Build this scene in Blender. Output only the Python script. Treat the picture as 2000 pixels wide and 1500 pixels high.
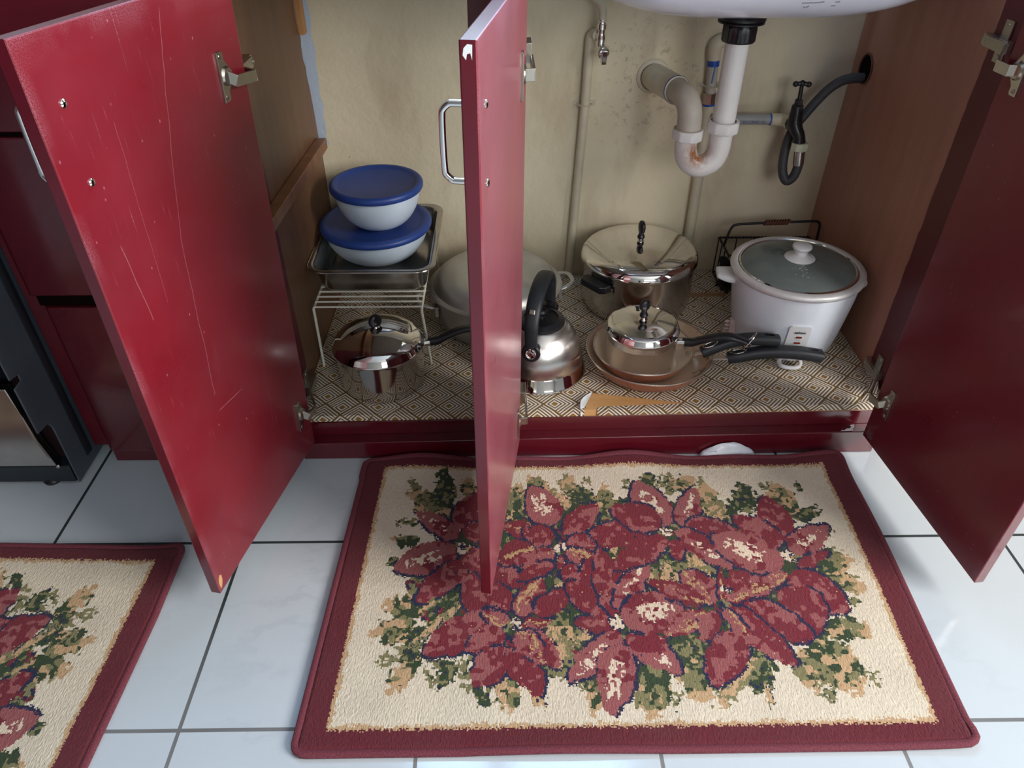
import bpy, bmesh, math, random
import numpy as np
from mathutils import Vector, Matrix, noise as mnoise
random.seed(7)
for o in list(bpy.data.objects): bpy.data.objects.remove(o)
S = bpy.context.scene; C = S.collection
PI = math.pi
# ------------------------------------------------------------ camera, exposure, world, lights
cam = bpy.data.objects.new('camera', bpy.data.cameras.new('camera')); C.objects.link(cam); S.camera = cam
def _cam(pitch, yaw, roll):
    f = Vector((math.sin(yaw)*math.cos(pitch), math.cos(yaw)*math.cos(pitch), -math.sin(pitch)))
    r = Vector((math.cos(yaw), -math.sin(yaw), 0)); d = f.cross(r); c, s = math.cos(roll), math.sin(roll)
    R_ = c*r + s*d; D_ = -s*r + c*d
    return Matrix((R_, -D_, -f)).transposed()
cam.matrix_world = Matrix.Translation((0.7817, -0.8356, 0.9959)) @ _cam(0.6616, 0.0148, -0.0015).to_4x4()
cam.data.sensor_width = 36; cam.data.lens = 1422.18/2000*36; cam.data.clip_start = 0.01
vs = S.view_settings; vs.view_transform = 'Standard'; vs.look = 'None'; vs.gamma = 1; vs.exposure = 0.0
try: vs.use_curve_mapping = False
except Exception: pass
W = bpy.data.worlds.new('world'); S.world = W; W.use_nodes = True
W.node_tree.nodes['Background'].inputs[0].default_value = (0.75, 0.82, 1.0, 1)
W.node_tree.nodes['Background'].inputs[1].default_value = 0.5
def area(name, loc, target, sx, sy, power, col):
    l = bpy.data.lights.new(name, 'AREA'); l.shape = 'RECTANGLE'; l.size = sx; l.size_y = sy; l.energy = power; l.color = col
    o = bpy.data.objects.new(name, l); C.objects.link(o); o.location = loc
    o.rotation_euler = (Vector(target)-Vector(loc)).to_track_quat('-Z', 'Y').to_euler(); return o
area('daylight_side_window', (2.98, -1.35, 1.55), (1.98, -1.30, 1.30), 1.5, 1.1, 128, (1.0, 0.96, 0.93))
area('daylight_rear_window', (1.95, -3.15, 1.5), (1.90, -2.15, 1.4), 1.3, 1.2, 30, (0.95, 0.98, 1.0))
area('daylight_sink_window', (0.85, 0.815, 1.78), (0.85, -0.2, 1.30), 0.92, 1.18, 48, (0.40, 0.68, 1.0))
# ------------------------------------------------------------ node helpers
class X:
    def __init__(s, t, sock): s.t = t; s.s = sock
    def m(s, op, *a, clamp=False):
        n = s.t.nodes.new('ShaderNodeMath'); n.operation = op; n.use_clamp = clamp
        for i, v in enumerate((s,)+a):
            if isinstance(v, X): s.t.links.new(v.s, n.inputs[i])
            else: n.inputs[i].default_value = v
        return X(s.t, n.outputs[0])
    def __add__(s, o): return s.m('ADD', o)
    def __sub__(s, o): return s.m('SUBTRACT', o)
    def __mul__(s, o): return s.m('MULTIPLY', o)
    def __truediv__(s, o): return s.m('DIVIDE', o)
    def abs(s): return s.m('ABSOLUTE')
    def frac(s): return s.m('FRACT')
    def max(s, o): return s.m('MAXIMUM', o)
    def min(s, o): return s.m('MINIMUM', o)
    def gt(s, o): return s.m('GREATER_THAN', o)
    def lt(s, o): return s.m('LESS_THAN', o)
    def step(s, a, b):
        n = s.t.nodes.new('ShaderNodeMapRange'); n.clamp = True
        s.t.links.new(s.s, n.inputs[0]); n.inputs[1].default_value = a; n.inputs[2].default_value = b
        return X(s.t, n.outputs[0])
class M:
    def __init__(s, name, col=(0.5, 0.5, 0.5), rough=0.5, metal=0.0, **kw):
        s.mat = bpy.data.materials.new(name); s.mat.use_nodes = True; s.t = s.mat.node_tree
        s.b = s.t.nodes['Principled BSDF']; s.b.inputs['Base Color'].default_value = (*col, 1)
        s.b.inputs['Roughness'].default_value = rough; s.b.inputs['Metallic'].default_value = metal; s.col = col
        for k, v in kw.items(): s.b.inputs[k.replace('_', ' ')].default_value = v
    def coord(s, kind='Object'):
        n = s.t.nodes.new('ShaderNodeTexCoord'); return n.outputs[kind]
    def geo(s):
        n = s.t.nodes.new('ShaderNodeNewGeometry'); return n.outputs['Position']
    def xyz(s, sock):
        n = s.t.nodes.new('ShaderNodeSeparateXYZ'); s.t.links.new(sock, n.inputs[0]); return [X(s.t, n.outputs[i]) for i in range(3)]
    def comb(s, a, b, c=0.0):
        n = s.t.nodes.new('ShaderNodeCombineXYZ')
        for i, v in enumerate((a, b, c)):
            if isinstance(v, X): s.t.links.new(v.s, n.inputs[i])
            else: n.inputs[i].default_value = v
        return n.outputs[0]
    def noise(s, vec, scale, detail=3.0, rough=0.5):
        n = s.t.nodes.new('ShaderNodeTexNoise'); s.t.links.new(vec, n.inputs['Vector'])
        n.inputs['Scale'].default_value = scale; n.inputs['Detail'].default_value = detail; n.inputs['Roughness'].default_value = rough
        return X(s.t, n.outputs[0])
    def voro(s, vec, scale, feat='F1'):
        n = s.t.nodes.new('ShaderNodeTexVoronoi'); n.feature = feat; s.t.links.new(vec, n.inputs['Vector']); n.inputs['Scale'].default_value = scale
        return X(s.t, n.outputs[0])
    def mix(s, f, a, b):
        n = s.t.nodes.new('ShaderNodeMix'); n.data_type = 'RGBA'
        if isinstance(f, X): s.t.links.new(f.s, n.inputs[0])
        else: n.inputs[0].default_value = f
        for i, v in ((6, a), (7, b)):
            if isinstance(v, tuple): n.inputs[i].default_value = (*v, 1)
            else: s.t.links.new(v, n.inputs[i])
        return n.outputs[2]
    def base(s, sock): s.t.links.new(sock, s.b.inputs['Base Color']); return s
    def rough(s, x): s.t.links.new(x.s, s.b.inputs['Roughness']); return s
    def bump(s, x, strength=0.3, dist=0.001):
        n = s.t.nodes.new('ShaderNodeBump'); n.inputs['Strength'].default_value = strength; n.inputs['Distance'].default_value = dist
        s.t.links.new(x.s, n.inputs['Height']); s.t.links.new(n.outputs[0], s.b.inputs['Normal']); return s
mats = {}
def simple(name, col, rough=0.5, metal=0.0, ns=None, amt=0.15, bump=0.0, bs=None, **kw):
    m = M(name, col, rough, metal, **kw); v = m.geo()
    n = m.noise(v, ns or 40, 4)
    lo = tuple(c*(1-amt) for c in col); hi = tuple(min(1, c*(1+amt)) for c in col)
    m.base(m.mix(n.step(0.3, 0.7), lo, hi))
    if bump: m.bump(m.noise(v, bs or (ns or 40)*4, 3), bump, 0.001)
    mats[name] = m.mat; return m.mat
simple('chrome', (0.82, 0.80, 0.77), 0.05, 1.0, 30, 0.02)
simple('polished_steel', (0.66, 0.62, 0.57), 0.10, 1.0, 20, 0.04)
simple('brushed_steel', (0.60, 0.56, 0.52), 0.30, 1.0, 60, 0.05)
simple('tray_steel', (0.48, 0.46, 0.44), 0.24, 1.0, 60, 0.08)
simple('cast_aluminium', (0.52, 0.51, 0.48), 0.40, 0.80, 18, 0.10, 0.10, 90)
simple('hinge_nickel', (0.50, 0.47, 0.40), 0.28, 1.0, 60, 0.08)
simple('black_plastic', (0.010, 0.010, 0.013), 0.32, 0, 60, 0.2)
simple('soft_black_grip', (0.013, 0.015, 0.019), 0.50, 0, 60, 0.2)
simple('black_iron', (0.012, 0.011, 0.012), 0.5, 0, 80, 0.3, 0.3)
simple('blue_lid', (0.016, 0.050, 0.235), 0.46, 0, 30, 0.06)
simple('white_bowl', (0.58, 0.68, 0.78), 0.35, 0, 30, 0.03, Subsurface_Weight=0.15, Subsurface_Scale=0.01)
simple('white_enamel', (0.72, 0.77, 0.84), 0.20, 0, 30, 0.02)
simple('white_plastic', (0.70, 0.71, 0.72), 0.35, 0, 30, 0.02)
simple('porcelain', (0.72, 0.76, 0.86), 0.14, 0, 30, 0.02)
simple('satin_rim', (0.62, 0.61, 0.61), 0.42, 0.3, 60, 0.04)
simple('wire_white', (0.66, 0.64, 0.55), 0.35, 0, 90, 0.08)
simple('pvc_white', (0.72, 0.71, 0.70), 0.30, 0, 30, 0.05)
simple('pvc_grey', (0.46, 0.42, 0.36), 0.45, 0, 20, 0.12)
simple('painted_pipe', (0.60, 0.54, 0.40), 0.5, 0, 30, 0.08)
simple('pipe_grey', (0.36, 0.36, 0.35), 0.45, 0, 30, 0.08)
simple('blue_glue', (0.01, 0.08, 0.42), 0.4, 0, 60, 0.2)
simple('hose_grey', (0.045, 0.048, 0.055), 0.55, 0, 60, 0.12)
simple('cream_nut', (0.56, 0.58, 0.42), 0.4, 0, 60, 0.08)
simple('pan_copper', (0.34, 0.125, 0.068), 0.34, 0.2, 30, 0.12)
simple('pan_rim_steel', (0.55, 0.48, 0.42), 0.3, 0.9, 60, 0.1)
simple('indicator_red', (0.20, 0.025, 0.008), 0.25, 0, 60, 0.1)
simple('print_black', (0.01, 0.01, 0.012), 0.5, 0, 60, 0.05)
simple('print_grey', (0.25, 0.26, 0.28), 0.5, 0, 60, 0.05)
simple('blue_print', (0.08, 0.12, 0.30), 0.5, 0, 60, 0.05)
simple('rattan', (0.13, 0.045, 0.022), 0.6, 0, 200, 0.4, 0.5, 500)
simple('chip_white', (0.80, 0.82, 0.84), 0.6, 0, 60, 0.03)
simple('door_scuff', (0.16, 0.10, 0.115), 0.6, 0, 300, 0.5)
simple('plastic_bag', (0.62, 0.66, 0.72), 0.25, 0, 50, 0.06, 0.6, 60)
simple('paper_back', (0.62, 0.64, 0.64), 0.6, 0, 60, 0.05)
simple('stove_grey', (0.085, 0.105, 0.128), 0.36, 0.2, 20, 0.08)
simple('stove_black', (0.014, 0.018, 0.024), 0.3, 0, 20, 0.1)
simple('stove_steel', (0.50, 0.47, 0.44), 0.22, 1.0, 60, 0.04)
simple('pink_clip', (0.55, 0.42, 0.40), 0.4, 0, 60, 0.05)
simple('gap_shade', (0.006, 0.0025, 0.0025), 1.0, 0, 60, 0.1, Specular_IOR_Level=0.05)  # near-black colour standing in for shade inside holes, slots and gaps
simple('stove_gap_shade', (0.022, 0.010, 0.012), 0.4, 0, 60, 0.1)  # dark brown standing in for the shade beside the stove drawer
simple('window_white', (0.75, 0.75, 0.73), 0.4, 0, 20, 0.03)
simple('room_paint', (0.26, 0.25, 0.23), 0.8, 0, 6, 0.04)
simple('maroon_wall', (0.055, 0.020, 0.026), 0.6, 0, 6, 0.1)  # dark colour chosen to keep bounce light off the right door
simple('ceiling_paint', (0.45, 0.45, 0.44), 0.85, 0, 6, 0.03)
simple('worktop_laminate', (0.30, 0.28, 0.26), 0.3, 0, 160, 0.4)
LINES = [(0.145,0.828,0.180,0.706,0.0004,0.30),(0.180,0.706,0.214,0.577,0.0004,0.30),(0.214,0.577,0.235,0.347,0.0004,0.32),(0.237,0.318,0.176,0.310,0.003,0.5),(0.311,0.619,0.300,0.514,0.0007,0.2),(0.262,0.74,0.268,0.52,0.0003,0.2),(0.10,0.40,0.118,0.18,0.0003,0.2)]
def _paint(name, col, dusty):
    m = M(name, col, 0.22, 0, Specular_IOR_Level=0.5, Coat_Weight=0.25, Coat_Roughness=0.12)
    uv = m.coord('UV'); x, y, z = m.xyz(uv)
    fine = m.noise(uv, 700, 3, 0.7)
    big = m.noise(uv, 9, 3)
    streak = m.noise(m.comb(x*120, y*3.6), 3.2, 3, 0.6)
    c = m.mix(big.step(0.35, 0.7), tuple(k*0.92 for k in col), tuple(k*1.08 for k in col))
    if dusty:
        # worn film of pale dust: fine vertical scratches, rubbed edges, a few flecks
        edge = (x-0.356).abs().step(0.014, 0.0).max((y-0.842).abs().step(0.035, 0.0))*m.noise(uv, 12, 3).step(0.40, 0.60)
        scr = streak.step(0.64, 0.72)*m.noise(m.comb(x*3, y*1.0), 7, 3).step(0.45, 0.6)*fine.step(0.38, 0.60)*0.50
        flecks = m.voro(m.comb(x*1.0, y*0.55), 75).step(0.10, 0.03)*m.noise(uv, 22).step(0.52, 0.6)*0.55
        film = m.noise(uv, 8, 4).step(0.25, 0.85)*0.05*dusty
        def ln(x0, y0, x1, y1, w, amp):
            k = (x1-x0)/(y1-y0); return ((x-(y*k+(x0-y0*k))) + (m.noise(uv, 18, 2)-0.5)*0.006).abs().lt(w)*y.gt(min(y0, y1))*y.lt(max(y0, y1))*fine.step(0.30, 0.5)*amp
        marks = (LINES and sum((ln(*q) for q in LINES[1:]), ln(*LINES[0]))) if dusty == 1 else film*0.0
        f = (scr + flecks + film + marks + edge*fine.step(0.40, 0.62)*0.26).m('MINIMUM', 0.8)
        c = m.mix(f, c, (0.55, 0.30, 0.36))
        m.rough(f*0.6 + 0.27); m.b.inputs['Sheen Weight'].default_value = 0.07; m.b.inputs['Coat Weight'].default_value = 0.10; m.b.inputs['Specular IOR Level'].default_value = 0.38; m.b.inputs['Sheen Roughness'].default_value = 0.45; m.b.inputs['Sheen Tint'].default_value = (1, 0.72, 0.80, 1)
    else:
        m.rough(fine*0.10+0.20)
    m.base(c); m.bump(m.noise(uv, 70, 2), 0.03, 0.001); mats[name] = m.mat
    if dusty > 1: m.b.inputs['Sheen Weight'].default_value = 0.20; m.b.inputs['Sheen Roughness'].default_value = 0.35
_paint('door_paint_inside', (0.170, 0.0048, 0.0120), 1.0)
_paint('door_paint_plain', (0.150, 0.0052, 0.0150), 0.9)
_paint('door_paint_dust_glare', (0.205, 0.014, 0.026), 2.6)  # dust film, plus a lighter, pinker base painting in the grazing glare
_paint('door_paint_outside', (0.105, 0.005, 0.013), 0)
def cab_paint(name, col):
    m = M(name, col, 0.25, 0, Coat_Weight=0.6, Coat_Roughness=0.13, Coat_IOR=1.55); v = m.geo()
    m.base(m.mix(m.noise(v, 14, 4).step(0.3, 0.7), tuple(k*0.9 for k in col), tuple(k*1.1 for k in col)))
    m.rough(m.noise(v, 60, 3)*0.12+0.18); m.bump(m.noise(v, 25, 2), 0.06, 0.002); mats[name] = m.mat
cab_paint('cabinet_paint', (0.092, 0.0045, 0.011))
def tiles():
    m = M('floor_tiles', (0.7, 0.72, 0.72), 0.16); v = m.geo(); x, y, z = m.xyz(v)
    def g(a): return ((a/0.33+0.5).frac()-0.5).abs().lt(0.0082)
    grout = g(x).max(g(y))
    dirty = m.noise(v, 3.5, 3)*0.5 + y.step(-0.42, 0.05)*0.75
    gc = m.mix(dirty.step(0.35, 0.8), (0.17, 0.17, 0.17), (0.018, 0.026, 0.026))
    vein = (m.noise(m.comb(x*1.4+y*0.7, y*2.6-x*0.6), 2.6, 6, 0.62)-0.5).abs().step(0.035, 0.0)*m.noise(v, 3, 2).step(0.45, 0.7)
    tc = m.mix(vein*0.30, (0.47, 0.525, 0.565), (0.30, 0.345, 0.385))
    tc = m.mix(m.noise(v, 2.2, 3).step(0.3, 0.75)*0.25, tc, (0.53, 0.575, 0.60))
    m.base(m.mix(grout, tc, gc)); m.rough(grout*0.6+0.13)
    m.bump((grout*-1.0)+1.0, 0.5, 0.001); mats['floor_tiles'] = m.mat
tiles()
def wallpaint():
    m = M('old_wall_paint', (0.5, 0.46, 0.34), 0.62); v = m.geo(); x, y, z = m.xyz(v)
    c = m.mix(m.noise(v, 5, 4).step(0.35, 0.7), (0.68, 0.60, 0.415), (0.78, 0.70, 0.51))
    # grime round the waste outlet and low on the wall
    r = ((x-1.10)*(x-1.10)+(z-0.56)*(z-0.56)).m('SQRT')
    sp = m.noise(v, 55, 5, 0.75).step(0.55, 0.66)*r.step(0.20, 0.03)*0.5
    c = m.mix(sp, c, (0.13, 0.085, 0.045))
    brown = m.noise(m.comb(x, y, z*0.35), 9, 4, 0.6).step(0.52, 0.74)*0.42
    c = m.mix(brown, c, (0.36, 0.24, 0.13))
    low = z.step(0.26, 0.09)*m.noise(v, 12, 4).step(0.35, 0.65)*0.45
    c = m.mix(low, c, (0.40, 0.27, 0.15))
    dots = m.voro(v, 34).step(0.055, 0.03)*m.noise(v, 7).step(0.5, 0.6)*0.8
    c = m.mix(dots, c, (0.10, 0.07, 0.05))
    grey = x.step(1.36, 1.47)*z.step(0.35, 0.6)*m.noise(v, 10, 4).step(0.3, 0.6)*0.6
    c = m.mix(grey, c, (0.42, 0.44, 0.42))
    patch = (x + m.noise(v, 26, 3)*0.016).lt(0.4125)*z.gt(0.43)
    c = m.mix(patch, c, (0.50, 0.58, 0.68))
    m.base(c); m.bump(m.noise(v, 55, 5, 0.6), 0.55, 0.003); mats['old_wall_paint'] = m.mat
wallpaint()
def wood(name, a, b, painted=None, sign=1):
    m = M(name, a, 0.42); v = m.geo(); x, y, z = m.xyz(v)
    gr = m.noise(m.comb(y*7, z*0.7, x), 5, 5, 0.6)
    fn = m.noise(m.comb(y*90, z*4, x*10), 5, 3, 0.6)
    c = m.mix((gr*0.7+fn*0.3).step(0.38, 0.62), a, b)
    if painted:
        p = (y + m.noise(v, 30, 3)*0.010).lt(painted+0.005)
        c = m.mix(p, c, (0.105, 0.006, 0.013))
    m.base(c); m.bump(fn, 0.08, 0.001); mats[name] = m.mat
wood('side_veneer_left', (0.140, 0.064, 0.030), (0.185, 0.090, 0.042), 0.335)
wood('side_veneer_right', (0.34, 0.158, 0.105), (0.40, 0.195, 0.135), 0.345)
wood('orange_pine', (0.40, 0.19, 0.065), (0.52, 0.27, 0.10))
wood('bare_plywood', (0.55, 0.30, 0.11), (0.66, 0.38, 0.16))
wood('dull_batten', (0.17, 0.075, 0.036), (0.30, 0.125, 0.050))
def liner(name, flip):
    m = M(name, (0.6, 0.55, 0.45), 0.45); uv = m.coord('UV'); x, y, z = m.xyz(uv)
    h = 0.0343
    a = ((x-1.428)/(2*h) + (y-0.257)/(2*h) + 20.25); b = ((x-1.428)/(2*h) - (y-0.257)/(2*h) + 20.25)
    if flip: b = b*-1.0 + 60.5
    a = a.frac(); b = b.frac(); c0 = 0.275
    d = (a-c0).abs().max((b-c0).abs())
    ring = ((d/0.118)+0.12).frac().gt(0.50)
    gold = d.lt(0.085)
    edge = a.max(b).gt(0.962)
    worn = m.noise(uv, 30, 3)
    white = m.mix(worn.step(0.4, 0.7)*0.4, (0.80, 0.73, 0.62), (0.66, 0.58, 0.48))
    c = m.mix(ring, white, (0.135, 0.090, 0.046))
    c = m.mix(edge, c, (0.20, 0.115, 0.025))
    c = m.mix(gold, c, (0.30, 0.155, 0.030))
    strip = (x-1.268).abs().lt(0.042)*(y-0.657 + m.noise(uv, 60, 3)*0.010).abs().lt(0.009)
    c = m.mix(strip, c, (0.38, 0.19, 0.085))
    m.base(c); m.bump(m.noise(uv, 22, 2), 0.25, 0.003); mats[name] = m.mat
liner('liner_paper', False); liner('liner_paper_turned', True)
def pan_inside():
    m = M('pan_ceramic', (0.5, 0.33, 0.2), 0.30); v = m.geo()
    c = m.mix(m.noise(v, 14, 4).step(0.3, 0.7), (0.70, 0.50, 0.34), (0.80, 0.61, 0.43))
    st = m.noise(v, 26, 5, 0.7).step(0.56, 0.66)
    x, y, z = m.xyz(v)
    c = m.mix(st*x.step(1.09, 1.18)*0.85, c, (0.07, 0.035, 0.022))
    m.base(c); mats['pan_ceramic'] = m.mat
    m = M('pan_ceramic_clean', (0.56, 0.40, 0.27), 0.28); v = m.geo()
    m.base(m.mix(m.noise(v, 16, 4).step(0.3, 0.7), (0.82, 0.64, 0.46), (0.86, 0.70, 0.54))); mats['pan_ceramic_clean'] = m.mat
pan_inside()
def stained(name, col, st, pos, rad):
    m = M(name, col, 0.3); v = m.geo(); x, y, z = m.xyz(v)
    r = ((x-pos[0])*(x-pos[0])+(z-pos[2])*(z-pos[2])).m('SQRT')
    f = r.step(rad, rad*0.35)*m.noise(m.comb(x, y, z*0.5), 60, 4, 0.7).step(0.34, 0.56)
    m.base(m.mix(f, m.mix(m.noise(v, 20, 3), tuple(c*0.93 for c in col), col), st)); mats[name] = m.mat
stained('pvc_rusty', (0.72, 0.70, 0.68), (0.30, 0.11, 0.03), (1.163, 0.58, 0.475), 0.035)
def glass():
    m = M('lid_glass', (0.72, 0.80, 0.78), 0.03, 0, Transmission_Weight=0.0, IOR=1.45)
    t = m.t; out = t.nodes['Material Output']
    gl = t.nodes.new('ShaderNodeBsdfGlossy'); gl.inputs[0].default_value = (0.9, 0.95, 0.95, 1); gl.inputs[1].default_value = 0.06
    tr = t.nodes.new('ShaderNodeBsdfTransparent'); tr.inputs[0].default_value = (0.55, 0.66, 0.63, 1)
    df = t.nodes.new('ShaderNodeBsdfDiffuse'); df.inputs[0].default_value = (0.30, 0.36, 0.35, 1)
    m1 = t.nodes.new('ShaderNodeMixShader'); m1.inputs[0].default_value = 0.45
    t.links.new(tr.outputs[0], m1.inputs[1]); t.links.new(df.outputs[0], m1.inputs[2])
    fr = t.nodes.new('ShaderNodeFresnel'); fr.inputs[0].default_value = 1.5
    m2 = t.nodes.new('ShaderNodeMixShader'); t.links.new(fr.outputs[0], m2.inputs[0]); t.links.new(m1.outputs[0], m2.inputs[1]); t.links.new(gl.outputs[0], m2.inputs[2])
    t.links.new(m2.outputs[0], out.inputs[0]); mats['lid_glass'] = m.mat
glass()
def brushed(name, col, rough, an):
    m = M(name, col, rough, 1.0, Anisotropic=an); v = m.coord('Object'); x, y, z = m.xyz(v)
    tn = m.t.nodes.new('ShaderNodeTangent'); tn.direction_type = 'RADIAL'; tn.axis = 'Z'; m.t.links.new(tn.outputs[0], m.b.inputs['Tangent'])
    n = m.noise(m.comb(x*2, y*2, z*900), 1.0, 2)
    m.base(m.mix(n.step(0.3, 0.7), tuple(c*0.94 for c in col), col)); mats[name] = m.mat
brushed('spun_steel', (0.66, 0.63, 0.60), 0.26, 0.75)
brushed('pot_steel', (0.62, 0.58, 0.54), 0.17, 0.55)
def rugmat():
    m = M('rug_pile', (0.5, 0.4, 0.3), 0.9, 0, Sheen_Weight=0.06, Sheen_Roughness=0.6, Specular_IOR_Level=0.15)
    n = m.t.nodes.new('ShaderNodeAttribute'); n.attribute_name = 'weave'
    v = m.geo(); x, y, z = m.xyz(v)
    tuft = m.noise(m.comb(x*420, y*150), 1.0, 3, 0.6)
    n2 = m.noise(v, 16, 3)
    c = m.mix((tuft*0.6+n2*0.4).step(0.30, 0.70)*0.24, n.outputs['Color'], (0.10, 0.075, 0.065))
    m.base(c); m.bump(tuft, 0.7, 0.003); mats['rug_pile'] = m.mat
    m = M('rug_binding', (0.20, 0.04, 0.06), 0.85, 0, Sheen_Weight=0.03); v = m.geo(); x, y, z = m.xyz(v)
    th = m.noise(m.comb(x*500, y*500), 1.0, 2)
    m.base(m.mix(th.step(0.35, 0.65), (0.095, 0.012, 0.022), (0.165, 0.030, 0.045))); m.bump(th, 0.5, 0.001); mats['rug_binding'] = m.mat
rugmat()
# ------------------------------------------------------------ mesh helpers
def V(*a): return Vector(a)
def zs(x): return 0.088 + 0.016*(x-0.42)
class B:
    def __init__(s): s.bm = bmesh.new()
    def quad(s, vs): 
        try: return s.bm.faces.new(vs)
        except ValueError: return None
    def hexa(s, P):
        v = [s.bm.verts.new(p) for p in P]
        for f in ((0,3,2,1),(4,5,6,7),(0,1,5,4),(1,2,6,5),(2,3,7,6),(3,0,4,7)): s.quad([v[i] for i in f])
        return s
    def box(s, x0, x1, y0, y1, z0, z1):
        return s.hexa([(x0,y0,z0),(x1,y0,z0),(x1,y1,z0),(x0,y1,z0),(x0,y0,z1),(x1,y0,z1),(x1,y1,z1),(x0,y1,z1)])
    def obox(s, c, ax, ay, az, hx, hy, hz):
        c = Vector(c); ax, ay, az = [Vector(a).normalized() for a in (ax, ay, az)]; P = []
        for k in (-1, 1):
            for i, j in ((-1,-1),(1,-1),(1,1),(-1,1)): P.append(c+ax*hx*i+ay*hy*j+az*hz*k)
        return s.hexa(P)
    def grid(s, rows, closed_u=False, closed_v=False, cap0=False, cap1=False):
        R_ = [[s.bm.verts.new(p) for p in r] for r in rows]; n = len(R_[0])
        for i in range(len(R_) if closed_v else len(R_)-1):
            a, b = R_[i], R_[(i+1) % len(R_)]
            for j in range(n if closed_u else n-1): s.quad([a[j], a[(j+1) % n], b[(j+1) % n], b[j]])
        if cap0: s.quad(R_[0][::-1])
        if cap1: s.quad(R_[-1])
        return s
    def lathe(s, prof, seg=72, c=(0,0,0), M_=None, caps=True):
        c = Vector(c); rows = []
        for r, z in prof:
            if r < 1e-5: r = 1e-5
            rows.append([(M_ @ V(r*math.cos(2*PI*k/seg), r*math.sin(2*PI*k/seg), z) if M_ else V(r*math.cos(2*PI*k/seg), r*math.sin(2*PI*k/seg), z))+c for k in range(seg)])
        return s.grid(rows, closed_u=True, cap0=caps, cap1=caps)
    def disc(s, c, n, r, h, seg=32, bev=0.0):
        Mx = Vector(n).normalized().to_track_quat('Z', 'Y').to_matrix(); b = bev or h*0.25
        return s.lathe([(1e-5,0),(r-b*0.3,0),(r,b),(r,h-b),(r-b,h),(1e-5,h)], seg, c, Mx)
    def sweep(s, pts, sec, up=(0,0,1), n=14, closed=False, smooth=True, per=6, power=2.5, caps=True):
        """sec: radius, (w,h), or list of (w,h) per control point; superellipse cross-section"""
        P = [Vector(p) for p in pts]; k = len(P)
        if not isinstance(sec, list): sec = [sec if isinstance(sec, tuple) else (sec, sec)]*k
        if smooth and k > 2:
            Q, Sx = [], []
            rng = range(k if closed else k-1)
            for i in rng:
                p0 = P[(i-1) % k] if (closed or i > 0) else P[0]*2-P[1]
                p1, p2 = P[i], P[(i+1) % k]
                p3 = P[(i+2) % k] if (closed or i+2 < k) else P[-1]*2-P[-2]
                for t in range(per):
                    t /= per
                    Q.append(0.5*((2*p1)+(p2-p0)*t+(2*p0-5*p1+4*p2-p3)*t*t+(3*p1-p0-3*p2+p3)*t**3))
                    a, b = sec[i], sec[(i+1) % k]; Sx.append((a[0]+(b[0]-a[0])*t, a[1]+(b[1]-a[1])*t))
            if not closed: Q.append(P[-1]); Sx.append(sec[-1])
        else: Q, Sx = P, sec
        rows = []; m = len(Q); U = Vector(up); prev = None
        for i, q in enumerate(Q):
            if closed: T = Q[(i+1) % m]-Q[(i-1) % m]
            else: T = Q[min(i+1, m-1)]-Q[max(i-1, 0)]
            T.normalize()
            side = T.cross(U if prev is None else prev)
            if side.length < 1e-4: side = T.cross(V(1, 0.01, 0))
            side.normalize(); u2 = side.cross(T).normalized(); prev = u2
            w, h = Sx[i]; r = []
            for j in range(n):
                a = 2*PI*j/n; ca, sa = math.cos(a), math.sin(a)
                r.append(q+side*w*math.copysign(abs(ca)**(2/power), ca)+u2*h*math.copysign(abs(sa)**(2/power), sa))
            rows.append(r)
        return s.grid(rows, closed_u=True, closed_v=closed, cap0=caps and not closed, cap1=caps and not closed)
    def tube(s, pts, r, n=12, closed=False, smooth=True, per=6, up=(0,0,1)):
        return s.sweep(pts, (r, r), up, n, closed, smooth, per, 2.0)
    def prism(s, poly, fn, d0, d1):
        """poly 2-D outline, fn(a, b, d) -> point"""
        n = len(poly); A = [s.bm.verts.new(fn(a, b, d0)) for a, b in poly]; D = [s.bm.verts.new(fn(a, b, d1)) for a, b in poly]
        s.quad(A[::-1]); s.quad(D)
        for i in range(n): s.quad([A[i], A[(i+1) % n], D[(i+1) % n], D[i]])
        return s
    def ellipsoid(s, c, rx, ry, rz, n=20, m=12):
        rows = []
        for i in range(m+1):
            t = PI*i/m; sr = max(math.sin(t), 1e-4)
            rows.append([Vector(c)+V(rx*sr*math.cos(2*PI*j/n), ry*sr*math.sin(2*PI*j/n), -rz*math.cos(t)) for j in range(n)])
        return s.grid(rows, closed_u=True)
def obj(name, b, mat, parent=None, world=False, bevel=0.0, smooth=38, kind=None, label=None, solid=0.0):
    bm = b.bm if isinstance(b, B) else b
    bmesh.ops.remove_doubles(bm, verts=bm.verts, dist=1e-6)
    bmesh.ops.recalc_face_normals(bm, faces=bm.faces)
    if world and parent is not None:
        inv = Matrix.Translation(-parent.location); bm.transform(inv)
    for f in bm.faces: f.smooth = bool(smooth)
    if smooth:
        for e in bm.edges:
            if len(e.link_faces) == 2 and e.calc_face_angle(0) > math.radians(smooth): e.smooth = False
    me = bpy.data.meshes.new(name); bm.to_mesh(me); bm.free()
    o = bpy.data.objects.new(name, me); C.objects.link(o); me.materials.append(mats[mat])
    if parent: o.parent = parent
    if solid:
        m = o.modifiers.new('s', 'SOLIDIFY'); m.thickness = solid; m.offset = 0
    if bevel:
        m = o.modifiers.new('b', 'BEVEL'); m.width = bevel; m.segments = 3; m.limit_method = 'ANGLE'; m.angle_limit = math.radians(40); m.harden_normals = False
    if kind: o['kind'] = kind
    if label: o['label'] = label
    return o
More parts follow.
